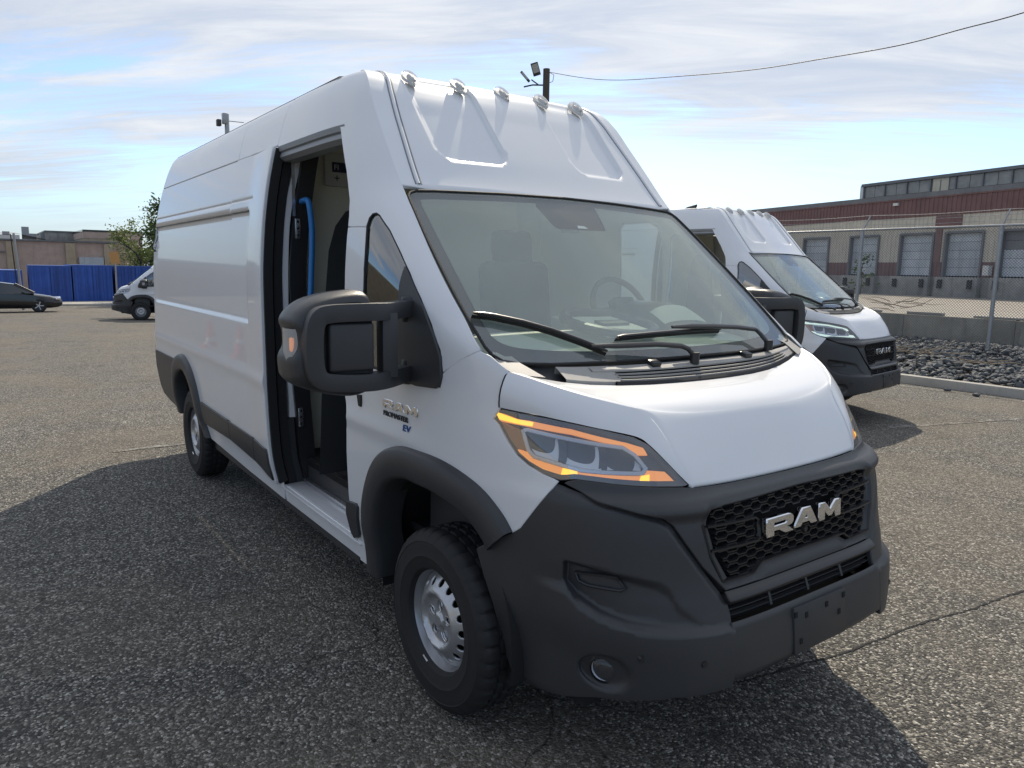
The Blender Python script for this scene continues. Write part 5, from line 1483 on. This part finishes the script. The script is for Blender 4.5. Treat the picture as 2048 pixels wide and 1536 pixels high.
# ------------------------------------------------------------------ lamp pole, cable, far pole
lp = empty('light_pole', None, (-22.1, 16.8, 0)); tag(lp, 'dark wooden pole with two square floodlights behind the van roof', 'light pole')
MB().cyl((0, 0, -1), (0, 0, 9.72), .15, .135, n=16).build('pole', 'pole_wood', lp)
lr = Vector((math.sin(yaw), -math.cos(yaw), 0)); bk = Vector((math.cos(yaw), math.sin(yaw), 0))
def flood(o, c, w, h, tilt, turn, parent):
    f = empty(o, parent, c); f.rotation_euler = (tilt, 0, turn)
    MB().box((0, 0, 0), (w, .07, h)).build('lamp_case', 'lamp_dark', f, bevel=.015)
    MB().box((0, -.042, .03), (w * .8, .012, h * .66)).build('lamp_face', 'lamp_face', f)
    return f
turn = yaw - math.pi / 2
flood('floodlight', tuple(-lr * .44 + Vector((0, 0, 9.68)) - bk * .1), .30, .50, rad(-14), turn, lp).rotation_euler = (rad(14), rad(-18), turn)
flood('floodlight', tuple(-lr * .85 + Vector((0, 0, 9.40)) - bk * .05), .10, .52, 0, turn, lp).rotation_euler = (0, rad(-42), turn)
m = MB(); m.bar([tuple(Vector((0, 0, 9.10))), tuple(-lr * .55 + Vector((0, 0, 9.10))), tuple(-lr * .9 + Vector((0, 0, 9.02)))], .05, .05, (0, 0, 1)); m.bar([tuple(-lr * .3 + Vector((0, 0, 9.1))), tuple(-lr * .6 + Vector((0, 0, 9.30)))], .06, .04, (0, 0, 1)); m.build('lamp_bracket', 'lamp_dark', lp)
m = MB(); m.tube([tuple(lr * .14 + Vector((0, 0, 9.58))), tuple(lr * .30 + Vector((0, 0, 9.5))), tuple(lr * .26 + Vector((0, 0, 9.25))), tuple(lr * .14 + Vector((0, 0, 9.2)))], .012, 6); m.build('cable_loop', 'cable', lp)
wp = smooth_poly([(-21.97, 16.78, 9.58), (-18.94, 16.11, 8.67), (-16.53, 15.56, 8.07), (-13.7, 14.92, 7.53), (-10.23, 14.14, 6.92), (-7.78, 13.58, 6.60), (-5.85, 13.15, 6.38), (-4.49, 12.84, 6.32), (-3.45, 12.6, 6.28), (-1.5, 12.1, 6.30), (2.0, 11.3, 6.6)], n=6)
tag(MB().tube(wp, .011, 6).build('overhead_cable', 'cable'), 'thin sagging overhead cable running from the floodlight pole', 'cable')
fp = empty('light_pole', None, (-40.2, 9.2, -.7)); tag(fp, 'distant pole with pale lamp boxes just above the van roof at left', 'light pole')
MB().cyl((0, 0, 0), (0, 0, 10.45), .12, n=10).build('pole', 'galvanised', fp)
MB().box((0, -.1, 10.2), (.3, .26, .55)).build('lamp_case', 'galvanised', fp, bevel=.03); MB().box((0, -.42, 9.95), (.3, .22, .34)).build('lamp_case', 'lamp_dark', fp, bevel=.03)
MB().bar([(0, 0, 10.1), (0, .9, 10.12)], .03, .03, (0, 0, 1)).build('lamp_bracket', 'lamp_dark', fp)
for (y, l) in ((-.51, 'thin leaning grey pole in front of the blue containers at far left'),):
    q = empty('utility_pole', None, (-45, -.46, -.9)); tag(q, l, 'pole')
    MB().cyl((0, .0, 0), (0, -.16, 4.1), .07, .055, n=8).build('pole', 'galvanised', q); MB().cyl((0, -.16, .4), (0, -.30, 4.05), .03, n=6).build('guy_wire', 'cable', q)

# ------------------------------------------------------------------ far side of the yard: containers, buildings, trees
def far(y50, z50, X): k = (X - 2.42) / (-50 - 2.42); return (-2.364 + (y50 + 2.364) * k, 1.767 + (z50 - 1.767) * k)
CX = -56.0
def container(y0, y1, ztop, label, rot=0.0, deep=6.1):
    a, zt = far(y0, ztop, CX); b, _ = far(y1, ztop, CX); zb = ground_z(CX, 0) - .02
    c = empty('shipping_container', None, (CX, (a + b) / 2, zb), rot); w = b - a; h = zt - zb
    tag(c, label, 'container', 'blue containers along the yard edge')
    m = MB(); m.box2((-deep, -w / 2, .1), (-.05, w / 2, h)); m.build('container_body', 'container_blue', c)
    for s in (-1, 1):
        d = MB(); rows = []
        ys_ = []; nrib = 5
        for i in range(nrib):
            t0, t1 = i / nrib, (i + 1) / nrib
            ys_ += [(t0, 0), (t0 + .05, .03), (t1 - .07, .03), (t1 - .02, 0)]
        dm = [[(dx, s * (.02 + q * (w / 2 - .12)), z) for q, dx in ys_ + [(1, 0)]] for z in (.18, h - .12)]
        dd = d.grid(dm).build('container_door', 'container_blue', c, smooth=0)
        r_ = MB(); [r_.cyl((.05, s * yy, .2), (.05, s * yy, h - .15), .02, n=6) for yy in (w * .14, w * .33)]; r_.build('lock_rod', 'container_blue', dd)
    f = MB(); f.box2((-.08, -w / 2, .05), (.02, w / 2, .18)); f.box2((-.08, -w / 2, h - .12), (.02, w / 2, h)); f.box2((-.08, -w / 2, .18), (.02, -w / 2 + .1, h - .12)); f.box2((-.08, w / 2 - .1, .18), (.02, w / 2, h - .12)); f.build('container_frame', 'container_blue', c)
container(-2.4, -.18, 1.22, 'lower blue container furthest left, beside the leaning pole')
container(-4.9, -2.5, 1.22, 'blue container at the left end of the row, cut by the photo edge')
container(.13, 2.31, 1.52, 'blue container behind the nose of the black sedan', rad(-2))
container(2.38, 4.52, 1.58, 'blue container in the middle with horizontal ribs, left of the orange board')
container(4.76, 6.95, 1.56, 'blue container directly behind the small white van')
container(7.1, 9.3, 1.56, 'blue container hidden mostly behind the large white van')
y0, _ = far(-8, 0, -52); y1, _ = far(14, 0, -52)
m = MB(); m.box2((-55.3, y0, ground_z(-54, 0) - .3), (-51.6, y1, ground_z(-52, 0) + .13)); tag(m.build('pavement', 'kerb_stone', bevel=.03), kind='structure')
def farbox(name, X, y0, y1, z1, mat, parent, depth=14, z0=-3.0, bevel=0.0):
    a, zt = far(*[y0, 0], X)[0], None
    k = (X - 2.42) / (-50 - 2.42)
    return MB().box2((X - depth, -2.364 + (y0 + 2.364) * k, z0), (X, -2.364 + (y1 + 2.364) * k, 1.767 + (z1 - 1.767) * k)).build(name, mat, parent, bevel=bevel)
S85 = 52.42 / 87.42; S100 = 52.42 / 102.42
def n50(y, z, X): k = 52.42 / (2.42 - X); return (-2.364 + (y + 2.364) * k, 1.767 + (z - 1.767) * k)
b1 = empty('depot', None); tag(b1, 'long low brown depot behind the blue containers', 'building')
MB().box2((-99, -45, -3), (-85, 9.6, 3.70)).build('wall', 'brick_brown', b1)
MB().box2((-99.1, -45.1, 3.70), (-84.8, 9.7, 3.86)).build('parapet', 'grey_metal', b1)
for y in (-11.6, -5.4, .55, 5.5, 8.9): MB().box2((-84.9, y - .42, -3), (-84.7, y + .42, 3.6)).build('pier', 'render_tan', b1)
MB().box2((-84.9, -45, 2.55), (-84.8, 0, 2.68)).build('ledge', 'grey_metal', b1)
MB().box2((-84.95, 6.2, 1.5), (-84.7, 8.4, 2.25)).build('bay_door', 'door_metal', b1)
MB().box2((-84.9, -4.3, 1.1), (-84.75, -1.2, 1.9)).build('lower_panel', 'maroon_metal', b1)
b2 = empty('workshop', None); tag(b2, 'grey flat-roofed workshop rising behind the brown depot', 'building')
MB().box2((-118, 4.5, -3), (-100, 9.4, 5.15)).build('wall', 'dock_concrete', b2)
MB().box2((-118.1, 4.4, 5.15), (-99.9, 9.5, 5.30)).build('roof_trim', 'grey_metal', b2)
b3 = empty('shed', None); tag(b3, 'pale low-pitched shed with rooftop vents at far left', 'building')
MB().box2((-118, -30, -3), (-101, 2.0, 4.7)).build('wall', 'white_plastic', b3)
MB().grid([[(-100.9, -30, 4.62), (-100.9, 2.1, 4.80), (-100.9, 5.0, 4.2)], [(-112, -30, 5.2), (-112, 2.1, 5.3), (-112, 5, 4.4)]]).build('roof', 'roof_metal', b3)
for y, h_ in ((2.3, 1.1), (4.1, .45), (3.0, .35), (.4, .5)): MB().box2((-103, y, 4.3), (-102, y + .7, 4.6 + h_)).build('roof_vent', 'roof_metal', b3)
b4 = empty('annex', None); tag(b4, 'dark brown annex with flat roof behind the trees at left', 'building')
MB().box2((-102, 7.3, -3), (-90, 13, 5.0)).build('wall', 'render_tan', b4); MB().box2((-101.9, 7.25, 4.3), (-89.95, 13.02, 5.0)).build('upper_band', 'brick_brown', b4); MB().box2((-102, 7.2, 5.0), (-89.9, 13.05, 5.2)).build('roof_trim', 'pane_dark', b4)
sg = empty('notice_board', None, (-48, 4.44, ground_z(-48, 4.4))); tag(sg, 'plain orange board leaning above the container gap', 'board')
m = MB(); m.box((0, 0, 3.0), (.05, .50, .72), rx=rad(8)); m.build('board', 'orange_board', sg)
MB().bar([(0, 0, 0), (0, .03, 2.7)], .08, .08, (1, 0, 0)).build('post', 'kerb_stone', sg)
def tree(name, label, loc, height, trunk_r, seed, leaf, tips, density, size, spread=.55, up=.75, first=.3, depth=4, skirt=0):
    t = empty(name, None, loc); tag(t, label, 'tree')
    q = random.Random(seed); limbs = MB(); crown = MB()
    def grow(p, d, l, r, lvl):
        pts = [p]; dd = d.copy()
        for k in range(4):
            dd = (dd + Vector((q.gauss(0, .13), q.gauss(0, .13), q.gauss(.03, .09)))).normalized(); pts.append(pts[-1] + dd * l / 4)
        limbs.tube(pts, [r, r * .9, r * .8, r * .7, r * .58], 6 if lvl < 2 else 4)
        if lvl >= depth:
            for k in (2, 3, 4): leafy(crown, pts[k], int(density * q.uniform(.5, 1.5)), l * .22, size, q, .7)
            return
        n_ = tips if lvl else tips + 1
        for k in range(n_):
            s = pts[q.choice((2, 3, 4, 4)) if lvl else q.choice((2, 3, 4))]
            a = q.uniform(0, 6.28); sp_ = q.uniform(.5, 1.1) * spread
            nd = (dd * up + Vector((math.cos(a) * sp_, math.sin(a) * sp_, q.uniform(0, .35)))).normalized()
            grow(s, nd, l * q.uniform(.6, .82), r * .55, lvl + 1)
    grow(Vector((0, 0, 0)), Vector((0, 0, 1)), height * first, trunk_r, 0)
    for k in range(skirt):
        a = q.uniform(0, 6.28); rr_ = q.uniform(.3, 2.0); leafy(crown, (rr_ * math.cos(a), rr_ * math.sin(a), q.uniform(.28, .48) * height), 22, .32, size, q, .8)
    limbs.build('trunk', 'bark', t, smooth=60); crown.build('crown', leaf, t, smooth=0)
    return t
tree('tree', 'sparse spring tree with yellow-green leaves behind the blue containers', (-60, 7.4, -1.2), 9.2, .15, 21, 'leaf_light', 3, 14, .11, spread=1.05, up=.68, depth=3, skirt=34)
tree('tree', 'bushy green tree half hidden by the rear of the large van', (-63, 9.9, -1.3), 7.6, .2, 8, 'leaf_light', 4, 10, .15, spread=.95, up=.6, depth=3, skirt=30)
tree('tree', 'taller tree with darker leaves reaching out from behind the van at left', (-55, 10.6, -1.1), 10.5, .22, 14, 'leaf_dark', 4, 10, .15, spread=.9, up=.7, depth=3)

# ------------------------------------------------------------------ the black saloon car far left
def sedan(loc, rz):
    c = empty('sedan', None, loc, rz); tag(c, 'black sedan parked in front of the blue containers at far left', 'car')
    Lz = [(-2.42, .42, .78), (-2.36, .30, .92), (-2.1, .24, 1.00), (-1.6, .22, 1.03), (-.9, .20, 1.02), (0, .20, .98), (.75, .20, .95), (1.3, .20, .88), (1.9, .22, .78), (2.2, .25, .70), (2.38, .32, .60), (2.42, .40, .52)]
    rows = []
    for x, zb, zt in Lz:
        w = .90 - .22 * max(0, (abs(x) - 1.5) / .92) ** 2
        rows.append([(x, s * y, z) for s, y, z in [(-1, w * .90, zb), (-1, w, zb + .12), (-1, w * 1.005, (zb + zt) / 2), (-1, w * .97, zt - .05), (-1, w * .88, zt), (1, 0, zt + .025), (1, w * .88, zt), (1, w * .97, zt - .05), (1, w * 1.005, (zb + zt) / 2), (1, w, zb + .12), (1, w * .90, zb)]])
    MB().grid(rows).build('body', 'car_paint', c, smooth=50)
    gh = [(-2.0, 1.00, .80), (-1.45, 1.30, .66), (-.9, 1.42, .60), (-.1, 1.44, .59), (.45, 1.36, .62), (1.25, .90, .80)]
    rows = []
    for x, zt, w in gh:
        rows.append([(x, -.82, .94), (x, -w, zt), (x, 0, zt + .03), (x, w, zt), (x, .82, .94)])
    MB().grid(rows).build('cabin_glass', 'car_glass', c, smooth=50)
    rows = [[(x, y * w, zt + .02 + .02 * (1 - y * y)) for y in np.linspace(-1.02, 1.02, 9)] for x, zt, w in gh[1:5]]
    MB().grid(rows).build('roof', 'car_paint', c, smooth=50)
    for s in (-1, 1):
        m = MB(); m.bar([(gh[5][0], s * .80, .92), (gh[4][0], s * .63, 1.38)], .07, .05, (0, s, .4)); m.build('pillar', 'car_paint', c)
        m = MB(); m.bar([(-.32, s * .83, .93), (-.40, s * .61, 1.43)], .07, .05, (0, s, .4)); m.build('pillar', 'car_paint', c)
        m = MB(); m.box((.80, s * .98, 1.0), (.12, .16, .12)); m.build('side_mirror', 'car_paint', c, bevel=.03)
        m = MB(); m.box((2.20, s * .66, .67), (.26, .30, .12), rz=s * -.5); m.build('headlight', 'lamp_glass' if False else 'chrome', c, bevel=.03)
        for x in (1.42, -1.42):
            w = empty('wheel', c, (x, s * .80, .335))
            MB().lathe([(.20, s * .09), (.30, s * .10), (.335, s * .06), (.335, -s * .09), (.2, -s * .1)], n=28).build('tyre', 'tyre', w)
            MB().lathe([(.215, s * .09), (.20, s * .085), (.19, s * .05), (.05, s * .04), (0, s * .05)], n=24).build('rim', 'lamp_dark', w)
            m = MB(); [m.bar([(0, s * .09, 0), (.21 * math.cos(a), s * .092, .21 * math.sin(a))], .045, .02, (0, 1, 0)) for a in np.arange(5) * 2 * math.pi / 5]; m.build('spokes', 'steel', w)
            MB().lathe([(.39, s * .09), (.39, -s * .2)], c=(0, 0, 0), n=20, a0=0, a1=math.pi).build('wheel_arch', 'dark', w)
    MB().box((2.41, 0, .46), (.04, 1.0, .16)).build('grille', 'dark', c)
    return c
sedan((-42.1, -1.32, ground_z(-41.5, 0)), rad(86))

# ------------------------------------------------------------------ behind the camera: what the paintwork mirrors
rw = empty('works_building', None, (-58, -52, -1.4), rad(-58)); tag(rw, 'tan works building mirrored in the side of the large van', 'building')
MB().box2((-26, 0, 0), (26, 12, 9.5)).build('wall', 'render_tan', rw); MB().box2((-26.2, -.2, 9.5), (26.2, 12, 10.1)).build('parapet', 'cream_metal', rw)
MB().box2((-26.2, -.12, 4.3), (26.2, 0, 4.8)).build('string_course', 'cream_metal', rw)
for i in range(10):
    f = MB().box2((-24 + 5 * i, -.06, 5.4), (-21.2 + 5 * i, .02, 8.6)).build('window', 'pane_grey', rw)
ts = empty('tan_store', None, (-14, -34, -.2), rad(14)); tag(ts, 'tan corrugated store mirrored in the quarter window of the large van', 'building')
q = corrugated(-22, 22, 0, 6.2, pitch=.6, depth=.09).build('wall_panel', 'tan_metal', ts, smooth=0); q.rotation_euler = (0, 0, math.pi)
MB().box2((-22, -10, 0), (22, -.05, 6.1)).build('store_body', 'tan_metal', ts); MB().box2((-22.1, -10, 6.1), (22.1, .12, 6.35)).build('roof_trim', 'grey_metal', ts)
for k, (x, y, lab) in enumerate([(-12.8, -3.9, 'orange traffic cone mirrored low in the van side near the sliding door'), (-13.6, -3.5, 'orange traffic cone mirrored low in the van side towards its rear')]):
    c = empty('traffic_cone', None, (x, y, ground_z(x, y))); tag(c, lab, 'traffic cone', 'traffic cones')
    MB().lathe([(.15, .04), (.03, .72), (0, .72)], axis='Z', n=20).build('cone_body', 'cone_orange', c); MB().box((0, 0, .02), (.38, .38, .04)).build('cone_base', 'rubber', c, bevel=.01)
    MB().lathe([(.105, .30), (.075, .46)], c=(0, 0, 0), axis='Z', n=20).build('cone_sleeve', 'white_plastic', c)

# ------------------------------------------------------------------ vans
def copy_tree(o, parent=None):
    c = o.copy(); link(c)
    if parent is not None: c.parent = parent
    for ch in list(o.children): copy_tree(ch, c)
    return c
van = build_van()
tag(van, 'large white high-roof delivery van with its side door open and amber headlights', 'van', 'white delivery vans')
van2 = copy_tree(van)
van2.location = (-3.33, 6.77, -.076); van2.rotation_euler = (0, 0, .1385)
tag(van2, 'white delivery van parked behind at right with white headlights, facing the fence', 'van', 'white delivery vans')
van3 = copy_tree(van)
van3.location = (-31.5, 3.06, ground_z(-31.5, 3.0)); van3.rotation_euler = (0, 0, rad(-99))
tag(van3, 'distant white van, only its nose showing past the rear of the large van', 'van', 'white delivery vans')
# the other two vans do not have their indicators lit
def all_children(o):
    for c in o.children:
        yield c; yield from all_children(c)
for v, glow in ((van2, 'white_glow'), (van3, 'satin_silver')):
    for c in all_children(v):
        if c.type == 'MESH' and c.name.split('.')[0] in ('light_strip', 'lit_lamp', 'indicator_bulb'):
            c.material_slots[0].link = 'OBJECT'
            c.material_slots[0].material = M[glow if c.name.split('.')[0] != 'indicator_bulb' else 'amber']
